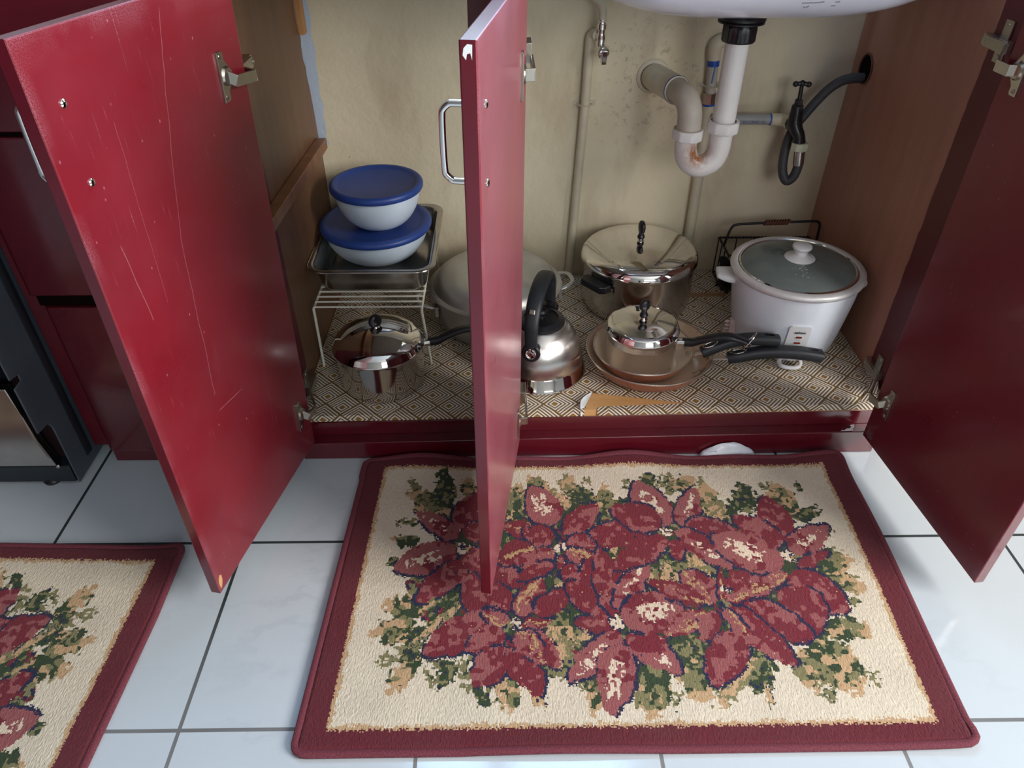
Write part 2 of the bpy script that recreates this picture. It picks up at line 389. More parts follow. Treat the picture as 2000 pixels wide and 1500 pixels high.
def thing(name, label, cat, loc=(0,0,0), rot=(0,0,0), group=None):
    o = bpy.data.objects.new(name, None); C.objects.link(o); o.location = loc; o.rotation_euler = rot; o.empty_display_size = 0.02
    o['label'] = label; o['category'] = cat
    if group: o['group'] = group
    return o
def tag(o, label, cat, group=None):
    o['label'] = label; o['category'] = cat
    if group: o['group'] = group
    return o
def struct(name, b, mat, **k): return obj(name, b, mat, kind='structure', **k)
# ------------------------------------------------------------ the room
def wy(x): return 0.745+0.035*(x-0.39)          # face of the kitchen wall behind the cabinets
struct('floor', B().box(-1.75, 3.0, -3.2, 1.0, -0.08, 0), 'floor_tiles')
b = B()
def wallbox(x0, x1, z0, z1):
    b.hexa([(x0,wy(x0),z0),(x1,wy(x1),z0),(x1,wy(x1)+0.14,z0),(x0,wy(x0)+0.14,z0),(x0,wy(x0),z1),(x1,wy(x1),z1),(x1,wy(x1)+0.14,z1),(x0,wy(x0)+0.14,z1)])
wallbox(-1.75, 3.0, 0, 1.12); wallbox(-1.75, 3.0, 2.42, 2.5); wallbox(-1.75, 0.35, 1.12, 2.42); wallbox(1.35, 3.0, 1.12, 2.42)
struct('wall_back', b, 'old_wall_paint', smooth=0)
struct('wall_left', B().box(-1.85, -1.75, -3.2, 0.8, 0, 2.5), 'maroon_wall')  # unseen wall, coloured dark to cut bounce light on the right door
b = B().box(3.0, 3.12, -3.2, -2.15, 0, 2.5).box(3.0, 3.12, -0.55, 0.83, 0, 2.5).box(3.0, 3.12, -2.15, -0.55, 0, 0.95).box(3.0, 3.12, -2.15, -0.55, 2.15, 2.5)
struct('wall_right', b, 'room_paint', smooth=0)
b = B().box(-1.75, 1.25, -3.32, -3.2, 0, 2.5).box(2.65, 3.0, -3.32, -3.2, 0, 2.5).box(1.25, 2.65, -3.32, -3.2, 0, 0.85).box(1.25, 2.65, -3.32, -3.2, 2.15, 2.5)
struct('wall_front', b, 'room_paint', smooth=0)
struct('ceiling', B().box(-1.85, 3.12, -3.32, 0.98, 2.5, 2.56), 'ceiling_paint')
def frame(name, pts, w, nrm):
    """pts: four corners; window frame bars with a middle mullion"""
    b = B(); P = [Vector(p) for p in pts]
    for i in range(4): b.tube([P[i], P[(i+1) % 4]], w, 4, smooth=False)
    b.tube([(P[0]+P[1])/2, (P[3]+P[2])/2], w*0.8, 4, smooth=False)
    struct(name, b, 'window_white', smooth=0)
frame('window_1', [(0.36,wy(0.5)+0.04,1.14),(1.34,wy(1.2)+0.02,1.14),(1.34,wy(1.2)+0.02,2.40),(0.36,wy(0.5)+0.04,2.40)], 0.022, 0)
frame('window_2', [(3.05,-2.13,0.97),(3.05,-0.57,0.97),(3.05,-0.57,2.13),(3.05,-2.13,2.13)], 0.03, 0)
frame('window_3', [(1.27,-3.25,0.87),(2.63,-3.25,0.87),(2.63,-3.25,2.13),(1.27,-3.25,2.13)], 0.03, 0)
# ------------------------------------------------------------ sink cabinet
cab = thing('sink_cabinet', 'dark red painted sink base cabinet standing with its three doors open', 'cabinet', (0.39, 0.235, 0))
XL, XR = 0.39, 1.525
# left panel: ragged rear edge where the wall plaster shows
prof = [(0.236,0.0),(wy(XL)-0.012,0.0),(wy(XL)-0.012,0.415),(wy(XL)-0.022,0.44),(0.722,0.50),(0.716,0.56),(0.709,0.585),(0.712,0.60),(0.702,0.615),(0.702,0.640),(0.709,0.652),(0.708,0.664),(0.697,0.668),(0.694,0.70),(0.698,0.76),(0.692,0.862),(0.236,0.862)]
obj('side_panel', B().prism(prof, lambda a, b_, d: (d, a, b_), XL-0.016, XL), 'side_veneer_left', cab, True, label='left side panel in brown veneer with a ragged rear edge')
obj('side_panel', B().box(XR, XR+0.018, 0.236, wy(XR)-0.004, 0, 0.862), 'side_veneer_right', cab, True, label='right side panel in reddish brown veneer, red along its front')
obj('corner_batten', B().box(XL-0.0, XL+0.012, 0.698, 0.722, 0.662, 0.862), 'orange_pine', cab, True, bevel=0.001, label='bare pine batten in the left rear corner')
b = B().hexa([(0.3905,0.255,0.462),(0.412,0.255,0.462),(0.412,0.700,0.440),(0.3905,0.700,0.440),(0.3905,0.255,0.484),(0.412,0.255,0.484),(0.412,0.700,0.462),(0.3905,0.700,0.462)])
obj('support_batten', b, 'dull_batten', cab, True, bevel=0.0015, label='brown wooden batten fixed across the left side panel')
# plinth, ledge, rail under the shelf (they climb slightly to the right like the floor unit does)
def zl(x): return 0.0405+0.013*(x-0.42)
def yt(x): return 0.208+0.006*(x-0.42)
x0, x1 = 0.39, 1.512
obj('plinth', B().hexa([(x0,yt(x0),0),(x1,yt(x1),0),(x1,0.262,0),(x0,0.262,0),(x0,yt(x0),zl(x0)),(x1,yt(x1),zl(x1)),(x1,0.262,zl(x1)),(x0,0.262,zl(x0))]), 'cabinet_paint', cab, True, bevel=0.0015)
x0, x1 = 0.392, 1.523; f = lambda x: zs(x)-0.0165
obj('bottom_rail', B().hexa([(x0,0.233,zl(x0)),(x1,0.239,zl(x1)),(x1,0.262,zl(x1)),(x0,0.262,zl(x0)),(x0,0.233,f(x0)),(x1,0.239,f(x1)),(x1,0.262,f(x1)),(x0,0.262,f(x0))]), 'cabinet_paint', cab, True, bevel=0.001)
xa, xb = 0.3905, 1.5245; yb0, yb1 = wy(xa)-0.004, wy(xb)-0.004
obj('bottom_shelf', B().hexa([(xa,0.237,f(xa)),(xb,0.239,f(xb)),(xb,yb1,f(xb)),(xa,yb0,f(xa)),(xa,0.237,zs(xa)-0.001),(xb,0.239,zs(xb)-0.001),(xb,yb1,zs(xb)-0.001),(xa,yb0,zs(xa)-0.001)]), 'bare_plywood', cab, True, label='bare plywood shelf board')
obj('center_post', B().box(0.7375, 0.8105, 0.232, 0.262, zs(0.77), 0.862), 'cabinet_paint', cab, True, bevel=0.001)
obj('top_rail', B().box(0.392, 1.523, 0.233, 0.262, 0.836, 0.862), 'cabinet_paint', cab, True, bevel=0.001)
b = B(); b.lathe([(0.029,-0.0005),(0.030,0.002),(0.0275,0.0035),(0.026,0.001)], 40, (XR,0.719,0.592), V(-1,0,0).to_track_quat('Z','Y').to_matrix(), caps=False)
obj('hole_rim', b, 'rattan', cab, True)
obj('hose_hole_shade', B().disc((XR+0.0005,0.719,0.592), (-1,0,0), 0.026, 0.0012), 'gap_shade', cab, True, label='dark disc painted as the shade inside the round hose hole in the right side panel')  # flat disc, nothing is cut; the hole's shade is its colour
# paint scuffs on the ledge at the right
def bar(b, p, q, zh, th):
    p, q = Vector(p), Vector(q); d = q-p; L = d.length; d.normalize(); z_ = V(0, 0, 1); z_ = (z_-d*z_.dot(d)).normalized(); n = d.cross(z_)
    b.obox((p+q)/2, d, n, z_, L/2, th, zh)
def blob(pts, fn, seed=1):
    b = B(); vs_ = [b.bm.verts.new(fn(u, v)) for u, v in pts]; b.bm.faces.new(vs_); return b
chip = [(0,0),(0.006,0.0035),(0.010,0.003),(0.016,0.009),(0.024,0.010),(0.030,0.017),(0.026,0.018),(0.030,0.023),(0.038,0.024),(0.034,0.013),(0.030,0.008),(0.028,0.0),(0.012,-0.0005)]
obj('paint_chip', blob([(a*0.9, c*0.85) for a, c in chip], lambda u, v: (1.435+u, yt(1.44)+0.0008+v*0.9, zl(1.435+u)+0.0022)), 'chip_white', cab, True, smooth=0, label='white patch where the paint has chipped off the ledge')
# ------------------------------------------------------------ doors
DOORS = dict(L=((.417,.21),(.341,-.138),(.4375,.21),(.348,-.142)), M=((.812,.208),(.761,-.144),(.8165,.208),(.761,-.148)), R=((1.478,.21),(1.516,-.137),(1.473,.21),(1.511,-.137)))
def DP(d, s, z, n=0.0):
    Hb, Fb, Ht, Ft = [Vector((*q, 0)) for q in DOORS[d]]
    s /= 0.356; t = (z-0.045)/0.797; a = Hb+(Fb-Hb)*s; c = Ht+(Ft-Ht)*s; q = a+(c-a)*t
    e = (Fb-Hb).normalized(); nn = V(e.y, -e.x, 0)*(-1 if d == 'R' else 1)
    return V(q.x, q.y, z)+nn*n
TH = 0.017
def make_door(d, z0, label, hz, hs, hm=(0, 0)):
    e = (Vector((*DOORS[d][1], 0))-Vector((*DOORS[d][0], 0))).normalized(); nn = V(e.y, -e.x, 0)*(-1 if d == 'R' else 1)
    # panel with rounded edges: stacked cross-sections of a rounded slab
    b = B(); w, z1 = 0.356, 0.842; R_ = 0.0016
    us = [0, R_*0.3, R_]+[R_+(w-2*R_)*k/10 for k in range(1, 10)]+[w-R_, w-R_*0.3, w]
    zz = [z0, z0+R_*0.3, z0+R_]+[z0+R_+(z1-z0-2*R_)*k/20 for k in range(1, 20)]+[z1-R_, z1-R_*0.3, z1]
    def inset(u, z):
        m = min(u, w-u, z-z0, z1-z)
        return 0.0 if m >= R_ else R_-math.sqrt(max(R_*R_-(R_-m)**2, 0))
    uvl = b.bm.loops.layers.uv.new('UV'); key = {}
    def side(n_sign):
        g = []
        for z in zz:
            row = []
            for u in us:
                i = inset(u, z); n = i if n_sign < 0 else TH-i
                v = b.bm.verts.new(DP(d, u, z, n)); key[v] = (u, z); row.append(v)
            g.append(row)
        fs = []
        for i in range(len(zz)-1):
            for j in range(len(us)-1): fs.append(b.bm.faces.new([g[i][j], g[i][j+1], g[i+1][j+1], g[i+1][j]]))
        return g, fs
    A, fa = side(-1); D, fd = side(1); fe = []
    nz, nu = len(zz), len(us)
    for j in range(nu-1):
        fe.append(b.bm.faces.new([A[0][j], A[0][j+1], D[0][j+1], D[0][j]])); fe.append(b.bm.faces.new([A[-1][j], A[-1][j+1], D[-1][j+1], D[-1][j]]))
    for i in range(nz-1):
        fe.append(b.bm.faces.new([A[i][0], A[i+1][0], D[i+1][0], D[i][0]])); fe.append(b.bm.faces.new([A[i][-1], A[i+1][-1], D[i+1][-1], D[i][-1]]))
    for f in fd+fe: f.material_index = 1
    for f in b.bm.faces:
        for l in f.loops: l[uvl].uv = key[l.vert]
    o = obj('door', b, {'L': 'door_paint_inside', 'M': 'door_paint_dust_glare', 'R': 'door_paint_plain'}[d], cab, True, smooth=0, label=label); o.data.materials.append(mats['door_paint_outside'])
    # bow handle on the outer face, its two screws on the inner face
    s_, za, zb = (0.330 if d == 'L' else 0.320), 0.697, 0.776
    h = B(); P = [DP(d, s_, za, TH-0.001), DP(d, s_, za, TH+0.016), DP(d, s_, za+0.001, TH+0.020), DP(d, s_, za+0.006, TH+0.0255), DP(d, s_, za+0.012, TH+0.027), DP(d, s_, (za+zb)/2, TH+0.0275), DP(d, s_, zb-0.012, TH+0.027), DP(d, s_, zb-0.006, TH+0.0255), DP(d, s_, zb-0.001, TH+0.020), DP(d, s_, zb, TH+0.016), DP(d, s_, zb, TH-0.001)]
    h.sweep(P, (0.0035, 0.0030), up=e, n=12, per=4)
    obj('door_handle', h, 'chrome', o, label='chrome bow handle').matrix_parent_inverse = Matrix()
    hh = o.children[-1]; hh.data.transform(Matrix.Translation(-cab.location))
    for z in (0.776, 0.696):
        sc = B(); c = DP(d, 0.319, z, 0.0002); sc.lathe([(1e-5,0.0002),(0.0046,0.0),(0.0044,0.0012),(0.003,0.0024),(1e-5,0.0027)], 20, c, (-nn).to_track_quat('Z','Y').to_matrix())
        q = obj('screw_head', sc, 'chrome', o); q.data.transform(Matrix.Translation(-cab.location))
    # concealed hinges: plate on the door, arm, mount on the panel or post
    for z, s0, zm in zip(hz, hs, hm):
        g = B()
        pl = [(-0.012,-0.031),(-0.0145,-0.028),(-0.0145,-0.020),(-0.022,-0.010),(-0.022,0.010),(-0.0145,0.020),(-0.0145,0.028),(-0.012,0.031),(0.0,0.031),(0.0015,0.029),(0.0015,-0.029),(0.0,-0.031)]
        g.prism(pl, lambda a, c, n: DP(d, s0+a, z+c, n), -0.0022, 0.0005)
        g.prism([(-0.001,-0.030),(0.0015,-0.030),(0.0015,0.030),(-0.001,0.030)], lambda a, c, n: DP(d, s0+a, z+c, n), -0.0042, -0.001)
        g.lathe([(0.0125,0.0),(0.0125,-0.001),(0.010,-0.004),(1e-5,-0.0045)], 24, DP(d, s0-0.014, z, -0.0016), nn.to_track_quat('Z','Y').to_matrix())
        for c in (-0.025, 0.025):
            g.lathe([(0.0034,0),(0.0032,0.0010),(0.0016,0.0017),(1e-5,0.0012)], 14, DP(d, s0-0.0065, z+c, -0.0022), (-nn).to_track_quat('Z','Y').to_matrix())
        a0 = DP(d, s0-0.013, z, -0.004)
        if d == 'L': xp, sg = XL, 1
        elif d == 'R': xp, sg = XR, -1
        else: xp, sg = 0.8105, 1
        if d != 'M':
            zq = z+zm; yo = 0.026
            mid = V(xp+sg*0.0145, 0.272+yo*0.4, zq+0.004)
            bar(g, a0+nn*0.002, a0-nn*0.011+V(0,0.004,(zm)*0.2), 0.0072, 0.0016)
            c1 = DP(d, -0.003, z+zm*0.4, -0.0125); bar(g, a0-nn*0.010+V(0,0.003,zm*0.2), c1, 0.0072, 0.0019); bar(g, c1, V(xp+sg*0.0145, 0.284, zq+0.004), 0.0072, 0.0019)
            bar(g, V(xp+sg*0.0145, 0.280, zq+0.004), V(xp+sg*0.0145, 0.338, zq+0.004), 0.0076, 0.0022)
            g.box(*sorted((xp+sg*0.0003, xp+sg*0.0125)), 0.262+yo, 0.322+yo, zq-0.004, zq+0.012)
            g.box(*sorted((xp+sg*0.0003, xp+sg*0.0030)), 0.276+yo, 0.296+yo, zq-0.022, zq+0.036)
            g.disc((xp+sg*0.0165, 0.312+yo, zq+0.004), (sg,0,0), 0.0034, 0.0015, 12)
            for zc in (-0.014, 0.028): g.disc((xp+sg*0.0028, 0.286+yo, zq+zc), (sg,0,0), 0.0036, 0.0014, 12)
        else:
            bar(g, a0+nn*0.002, a0-nn*0.0125+V(0,0.004,0), 0.0078, 0.0018)
            bar(g, a0-nn*0.0120+V(0,0.003,0), V(xp+0.0135,0.236,z), 0.0078, 0.0020)
            g.box(xp+0.0003, xp+0.013, 0.228, 0.2615, z-0.002, z+0.024)
        q = obj('hinge', g, 'hinge_nickel', o, bevel=0.0004); q.data.transform(Matrix.Translation(-cab.location))
    return o
dl = make_door('L', 0.045, 'left door, bright red inside with pale scratches, swung open to the left', (0.730, 0.141), (0.062, 0.045), (-0.030, -0.038))
dm = make_door('M', 0.045, 'middle door seen nearly edge on, with a bow handle on its far side', (0.730, 0.122), (0.058, 0.046))
dr = make_door('R', 0.050, 'right door, dark maroon inside, swung open to the right', (0.728, 0.155), (0.040, 0.045), (0, -0.028))
def on_door(name, door, d, pts, n, mat, label=None):
    b = B(); b.bm.faces.new([b.bm.verts.new(DP(d, u, z, n)) for u, z in pts]); q = obj(name, b, mat, door, smooth=0, label=label); q.data.transform(Matrix.Translation(-cab.location)); return q
b = B(); b.bm.faces.new([b.bm.verts.new(DP('M', 0.3563, z, n)) for n, z in [(0.0045,0.838),(0.009,0.8385),(0.0125,0.835),(0.0135,0.829),(0.0105,0.825),(0.0095,0.830),(0.0065,0.831),(0.0050,0.825)]])
q = obj('paint_chip', b, 'chip_white', dm, smooth=0); q.data.transform(Matrix.Translation(-cab.location))
on_door('paint_chip', dl, 'L', [(0.352,0.052),(0.347,0.056),(0.343,0.064),(0.342,0.074),(0.346,0.078),(0.350,0.074),(0.3525,0.066)], -0.0003, 'bare_plywood', 'bare wood showing at the chipped lower corner')
on_door('paint_chip', dr, 'R', [(0.008,0.062),(0.016,0.058),(0.028,0.060),(0.030,0.068),(0.022,0.066),(0.026,0.078),(0.018,0.072),(0.014,0.084),(0.010,0.070)], -0.0003, 'door_scuff' if 'door_scuff' in mats else 'print_grey')
# ------------------------------------------------------------ shelf liner (two sheets)
def make_liner(name, xs, mat, label, z_off, notch=False):
    b = B(); uvl = b.bm.loops.layers.uv.new('UV'); key = {}
    def yhi(x): return 0.289-(x-0.955)/(1.128-0.955)*0.036 if x >= 0.955 else 0.289-(0.955-x)*1.3
    def ylo(x): return 0.2455+(x-0.962)*0.028 if x > 0.962 else 0.2340
    def col(x):
        lo_y = 0.2345+0.004*(x-0.42)
        ys = [('f', -0.0145), ('f', -0.007), ('f', 0.0), ('t', lo_y+0.004)]
        if notch and 0.940 <= x <= 1.128: ys += [('t', max(ylo(x), lo_y+0.0045)), ('t', yhi(x))]
        else: ys += [('t', 0.247), ('t', 0.255)]
        ys += [('t', 0.30+k*0.04) for k in range(12)]+[('t', wy(x)-0.006)]
        out = []
        for k, y in ys:
            wide = max(0.0, min(1.0, 1))
            px = x
            z = zs(px)+z_off
            if k == 'f': p = V(px, lo_y-0.0008, z+y); u = (px, lo_y+y)
            else:
                bul = 0.0006*mnoise.noise(V(px*18, y*18, z_off*900)) if 0.26 < y < wy(x)-0.02 else 0
                p = V(px, min(y, wy(x)-0.006), z+max(bul, 0)); u = (px, y)
            v = b.bm.verts.new(p); key[v] = u; out.append(v)
        return out
    cols = [col(x) for x in xs]
    for i in range(len(cols)-1):
        xm = (xs[i]+xs[i+1])/2
        for j in range(len(cols[i])-1):
            if notch and 0.940 < xm < 1.128 and j == 4: continue
            if notch and 0.937 < xm < 0.962 and j in (0, 1, 2, 3): continue
            b.quad([cols[i][j], cols[i+1][j], cols[i+1][j+1], cols[i][j+1]])
    for f in b.bm.faces:
        for l in f.loops: l[uvl].uv = key[l.vert]
    o = obj(name, b, mat, None, smooth=50); return o
N_ = 0
xs = [0.528+k*0.01 for k in range(41)]+[0.937, 0.940, 0.948, 0.955, 0.962]+[0.972+k*0.012 for k in range(14)]+[1.134+k*0.02 for k in range(20)]+[1.523]
lin = make_liner('shelf_liner', xs, 'liner_paper', '', 0.0, True)
tag(lin, 'patterned brown and white diamond shelf paper lining most of the shelf, torn at the front', 'shelf paper')
fb = B(); n_ = 10; rows = []
for i in range(n_+1):       # curled-back white flap of the tear
    t = i/n_; base = V(0.957-0.024*t, 0.2885-0.056*t, zs(0.95)+0.0004)
    wd = 0.0155*math.sin(PI*min(1, t*0.86+0.05)); row = []
    for j in range(6):
        a = j/5*2.0; row.append(base+V(-wd*math.sin(a)*0.85, -wd*0.05*j, wd*(1-math.cos(a))*0.45-(0.013*max(0, t-0.85)/0.15)))
    rows.append(row)
fb.grid(rows)
obj('torn_flap', fb, 'paper_back', lin, smooth=60, label='white underside of the paper curled back at the tear')
cl = B(); rows = []
for i in range(13):          # corner of the sheet ridden up against the right panel
    t = i/12; y = 0.355-0.113*t; xo = 1.5235-0.002-0.050*t**1.6; row = []
    for j in range(5):
        k = j/4; row.append(V(xo+(1.5228-0.026*t**3-xo)*k, y+0.002*math.sin(9*t), zs(1.5)+0.0008+0.019*math.sin(PI*min(1, t*0.9+0.05))*k*(0.4+0.6*k)))
    rows.append(row)
uvl = cl.bm.loops.layers.uv.new('UV'); cl.grid(rows)
for f in cl.bm.faces:
    for l in f.loops: l[uvl].uv = (l.vert.co.x+l.vert.co.z*0.9+0.01, l.vert.co.y)
obj('curled_corner', cl, 'liner_paper_turned', lin, smooth=60, label='corner of the paper curled up by the lower hinge')
xs2 = [0.392+k*0.0125 for k in range(12)]
lin2 = make_liner('shelf_liner', xs2, 'liner_paper_turned', '', 0.0006)
tag(lin2, 'narrow strip of patterned shelf paper with its diamonds turned sideways, along the left cabinet side', 'shelf paper')
# ------------------------------------------------------------ pots
TILT = -0.016
def pot(name, label, cat, x, y, dz=0.0006, rz=0.0, group=None):
    return thing(name, label, cat, (x, y, zs(x)+dz), (0, TILT, rz), group)
def knob_disc(t, z, r, rot=0.0, loop=False, ztop=None, mat='black_plastic'):
    """turned ferrule + flattened spade knob of the steel lids"""
    obj('knob_ferrule', B().lathe([(0.008,z-0.002),(0.0085,z+0.001),(0.006,z+0.003),(0.0055,z+0.007),(0.0001,z+0.0075)], 28), 'chrome', t)
    b = B(); zc = ztop-r
    b.lathe([(0.0001,z+0.006),(0.0075,z+0.0065),(0.0085,z+0.010),(0.0070,z+0.0135),(0.0055,z+0.017),(0.0060,zc-r*0.7),(0.0001,zc-r*0.6)], 24)
    m = Matrix.Rotation(rot, 3, 'Z')
    rows = []
    for i in range(13):
        a = PI*i/12; rr = []
        for j in range(20):
            th = 2*PI*j/20
            p = V(r*math.sin(a)*math.cos(th), 0.0072*math.sin(a)**0.6*math.sin(th), -r*1.05*math.cos(a)); rr.append(m @ p+V(0, 0, zc))
        rows.append(rr)
    b.grid(rows, closed_u=True); obj('lid_knob', b, mat, t)
def side_handle(t, ang, r0, z, wid, out, mat='black_plastic'):
    d = V(math.cos(ang), math.sin(ang), 0); s_ = V(-d.y, d.x, 0); b = B()
    P = [d*(r0-0.001)+s_*wid+V(0,0,z), d*(r0+out*0.75)+s_*wid*0.95+V(0,0,z+0.002), d*(r0+out)+s_*wid*0.45+V(0,0,z+0.003), d*(r0+out)-s_*wid*0.45+V(0,0,z+0.003), d*(r0+out*0.75)-s_*wid*0.95+V(0,0,z+0.002), d*(r0-0.001)-s_*wid+V(0,0,z)]
    return b, P, d, s_
# --- saucepan at the left
def saucepan(name, label, x, y, dz, R, H, lid_h, ktop, kr, krot, ha, bead=False, body='polished_steel', rz=0.0, hl=0.15, hz=None, flange=1.07, ring=False, group=None):
    t = thing(name, label, 'saucepan', (x, y, zs(x)+dz), (0, TILT, 0), group)
    bead_p = [(R+0.0003,H*0.78),(R+0.0014,H*0.80),(R+0.0016,H*0.82)] if bead else []
    pf = [(0.0001,0.0),(R*0.90,0.0),(R*0.955,0.003),(R*0.985,0.010),(R*0.995,0.02)]+bead_p+[(R*(1.02),H*0.93),(R*1.035,H-0.001),(R*1.015,H-0.001),(R*0.98,H*0.9),(R*0.97,0.01),(R*0.9,0.003),(0.0001,0.003)]
    obj('pan_body', B().lathe(pf, 96, caps=False), body, t, smooth=35)
    F = R*flange; z = H
    lp = [(R*0.97,z-0.003),(F*0.975,z-0.001),(F,z+0.0012),(F*1.002,z+0.003),(F*0.99,z+0.0055),(F*0.965,z+0.0085),(F*0.945,z+0.013),(F*0.90,z+0.0145+lid_h*0.12),(F*0.78,z+0.012+lid_h*0.40),(F*0.6,z+0.012+lid_h*0.64),(F*0.40,z+0.012+lid_h*0.82),(F*0.2,z+0.012+lid_h*0.93),(0.0001,z+0.012+lid_h*0.96)]
    sm = []
    for k in range(len(lp)-1):
        sm.append(lp[k])
    sm.append(lp[-1])
    obj('lid', B().lathe(sm, 96, caps=False), 'chrome', t, smooth=50)
    knob_disc(t, z+0.011+lid_h*0.96, kr, krot, ztop=ktop)
    d = V(math.cos(ha), math.sin(ha), 0); hz = hz or H*0.78
    b = B(); b.sweep([d*(R*0.97)+V(0,0,hz), d*(R+0.016)+V(0,0,hz+0.001)], [(0.010,0.007),(0.0085,0.0075)], n=16, smooth=False); b.obox(d*(R+0.0015)+V(0,0,hz-0.004), d, (-d.y,d.x,0), (0,0,1), 0.0012, 0.013, 0.012)
    obj('handle_bracket', b, 'chrome', t, bevel=0.0006)
    k = hl
    P = [d*(R+0.012)+V(0,0,hz+0.0005), d*(R+0.030)+V(0,0,hz+0.002), d*(R+0.045)+V(0,0,hz+0.009), d*(R+k*0.55)+V(0,0,hz+0.022), d*(R+k*0.75)+V(0,0,hz+0.0245), d*(R+k)+V(0,0,hz+0.014)]
    obj('handle', B().sweep(P, [(0.0080,0.0080),(0.0078,0.0082),(0.0080,0.0072),(0.0098,0.0062),(0.0105,0.0060),(0.0070,0.0055)], n=18, per=6, power=2.6), 'black_plastic', t)
    if ring:
        c = d*(R+k*0.985)+V(0,0,hz+0.022); rr = [c+V(0.004*math.cos(a), 0.012*math.cos(a)*0.7, 0)+V(0.009*math.sin(a),0,0.0155*math.sin(a)) for a in [2*PI*i/16 for i in range(16)]]
        obj('hanging_ring', B().tube(rr, 0.0013, 8, True, per=2), 'chrome', t)
    return t
saucepan('saucepan', 'shiny steel saucepan with domed lid and black knob under the white wire rack', 0.538, 0.347, 0.0006, 0.0845, 0.088, 0.030, 0.154, 0.0138, 0.55, math.radians(6), hl=0.135, hz=0.082)
# --- stockpot
t = pot('stockpot', 'large steel stockpot with a lid and black side handle, by the rear wall', 'pot', 1.092, 0.6365)
R, H = 0.125, 0.114
obj('pot_body', B().lathe([(0.0001,0),(R*0.90,0),(R*0.96,0.004),(R*0.99,0.014),(R,0.03),(R*1.005,H*0.9),(R*1.025,H),(R*0.99,H),(R*0.97,0.01),(0.0001,0.004)], 96, caps=False), 'pot_steel', t, smooth=35)
F = 0.131
obj('lid', B().lathe([(R*0.97,H-0.003),(F*0.985,H-0.001),(F,H+0.001),(F*1.001,H+0.003),(F*0.995,H+0.008),(F*0.975,H+0.014),(F*0.93,H+0.020),(F*0.86,H+0.0245),(F*0.72,H+0.0300),(F*0.5,H+0.0355),(F*0.25,H+0.0385),(0.0001,H+0.0395)], 96, caps=False), 'chrome', t, smooth=60)
knob_disc(t, H+0.0385, 0.0145, PI/2+0.15, ztop=0.199)
for a in (math.radians(219), math.radians(39)):
    b, P, d, s_ = side_handle(t, a, R, H*0.80, 0.034, 0.030)
    b = B(); hp_ = [(-0.036,-0.001),(-0.036,0.018),(-0.028,0.030),(0.028,0.030),(0.036,0.018),(0.036,-0.001)]
    b.prism(hp_, lambda u, w, n: s_*u+d*(R+w)+V(0,0,H*0.80+n+w*0.12), -0.008, 0.009)
    obj('side_handle', b, 'black_plastic', t, bevel=0.003)
    obj('handle_bracket', B().obox(d*(R+0.001)+V(0,0,H*0.74), d, s_, (0,0,1), 0.0012, 0.040, 0.009), 'brushed_steel', t, bevel=0.0005)
# --- cast aluminium roaster
t = pot('roasting_pot', 'dull aluminium roasting pot with a flat domed lid, mostly behind the middle door', 'pot', 0.767, 0.571)
obj('pot_body', B().lathe([(0.0001,0),(0.118,0),(0.1260,0.004),(0.1315,0.014),(0.1370,0.052),(0.1390,0.081),(0.1430,0.0825),(0.1430,0.087),(0.137,0.087),(0.134,0.052),(0.129,0.012),(0.0001,0.005)], 96, caps=False), 'cast_aluminium', t)
obj('lid', B().lathe([(0.136,0.0855),(0.1460,0.0875),(0.1465,0.0910),(0.1420,0.0934),(0.1365,0.0938),(0.1340,0.0985),(0.129,0.109),(0.119,0.1175),(0.102,0.1235),(0.07,0.127),(0.035,0.1285),(0.0001,0.1287)], 96, caps=False), 'cast_aluminium', t, smooth=50)
for a in (math.radians(14), math.radians(194)):
    d = V(math.cos(a), math.sin(a), 0); s_ = V(-d.y, d.x, 0); z = 0.072
    P = [d*0.136+s_*0.030+V(0,0,z-0.004), d*0.152+s_*0.032+V(0,0,z), d*0.172+s_*0.020+V(0,0,z+0.003), d*0.176+V(0,0,z+0.004), d*0.172-s_*0.020+V(0,0,z+0.003), d*0.152-s_*0.032+V(0,0,z), d*0.136-s_*0.030+V(0,0,z-0.004)]
    obj('side_handle', B().sweep(P, (0.0060, 0.0036), n=14, per=6).obox(d*0.140-s_*0.030+V(0,0,z-0.012), d, s_, (0,0,1), 0.0035, 0.007, 0.012).obox(d*0.140+s_*0.030+V(0,0,z-0.012), d, s_, (0,0,1), 0.0035, 0.007, 0.012), 'cast_aluminium', t)
# --- kettle
t = pot('kettle', 'brushed steel stovetop kettle with a tall black arched handle', 'kettle', 0.8580, 0.3700, rz=math.radians(-15))
obj('kettle_base', B().lathe([(0.0001,0.001),(0.0850,0.0),(0.0912,0.003),(0.0931,0.007),(0.0921,0.011),(0.0898,0.014),(0.0865,0.030),(0.0846,0.0335)], 96, caps=False), 'chrome', t)
obj('kettle_body', B().lathe([(0.0850,0.0330),(0.0846,0.044),(0.0827,0.056),(0.0794,0.069),(0.0742,0.082),(0.0676,0.094),(0.0600,0.1045),(0.0520,0.1130),(0.0435,0.1190),(0.0416,0.1195)], 96, caps=False), 'spun_steel', t, smooth=60)
obj('kettle_lid', B().lathe([(0.0475,0.1170),(0.0470,0.1215),(0.0400,0.1260),(0.0345,0.1275),(0.0335,0.1245),(0.0250,0.1245),(0.0080,0.1260),(0.0001,0.1260)], 64, caps=False), 'black_plastic', t)
obj('lid_knob', B().lathe([(0.0001,0.125),(0.007,0.126),(0.006,0.131),(0.0120,0.136),(0.0135,0.141),(0.010,0.145),(0.0001,0.146)], 40, caps=False), 'black_plastic', t)
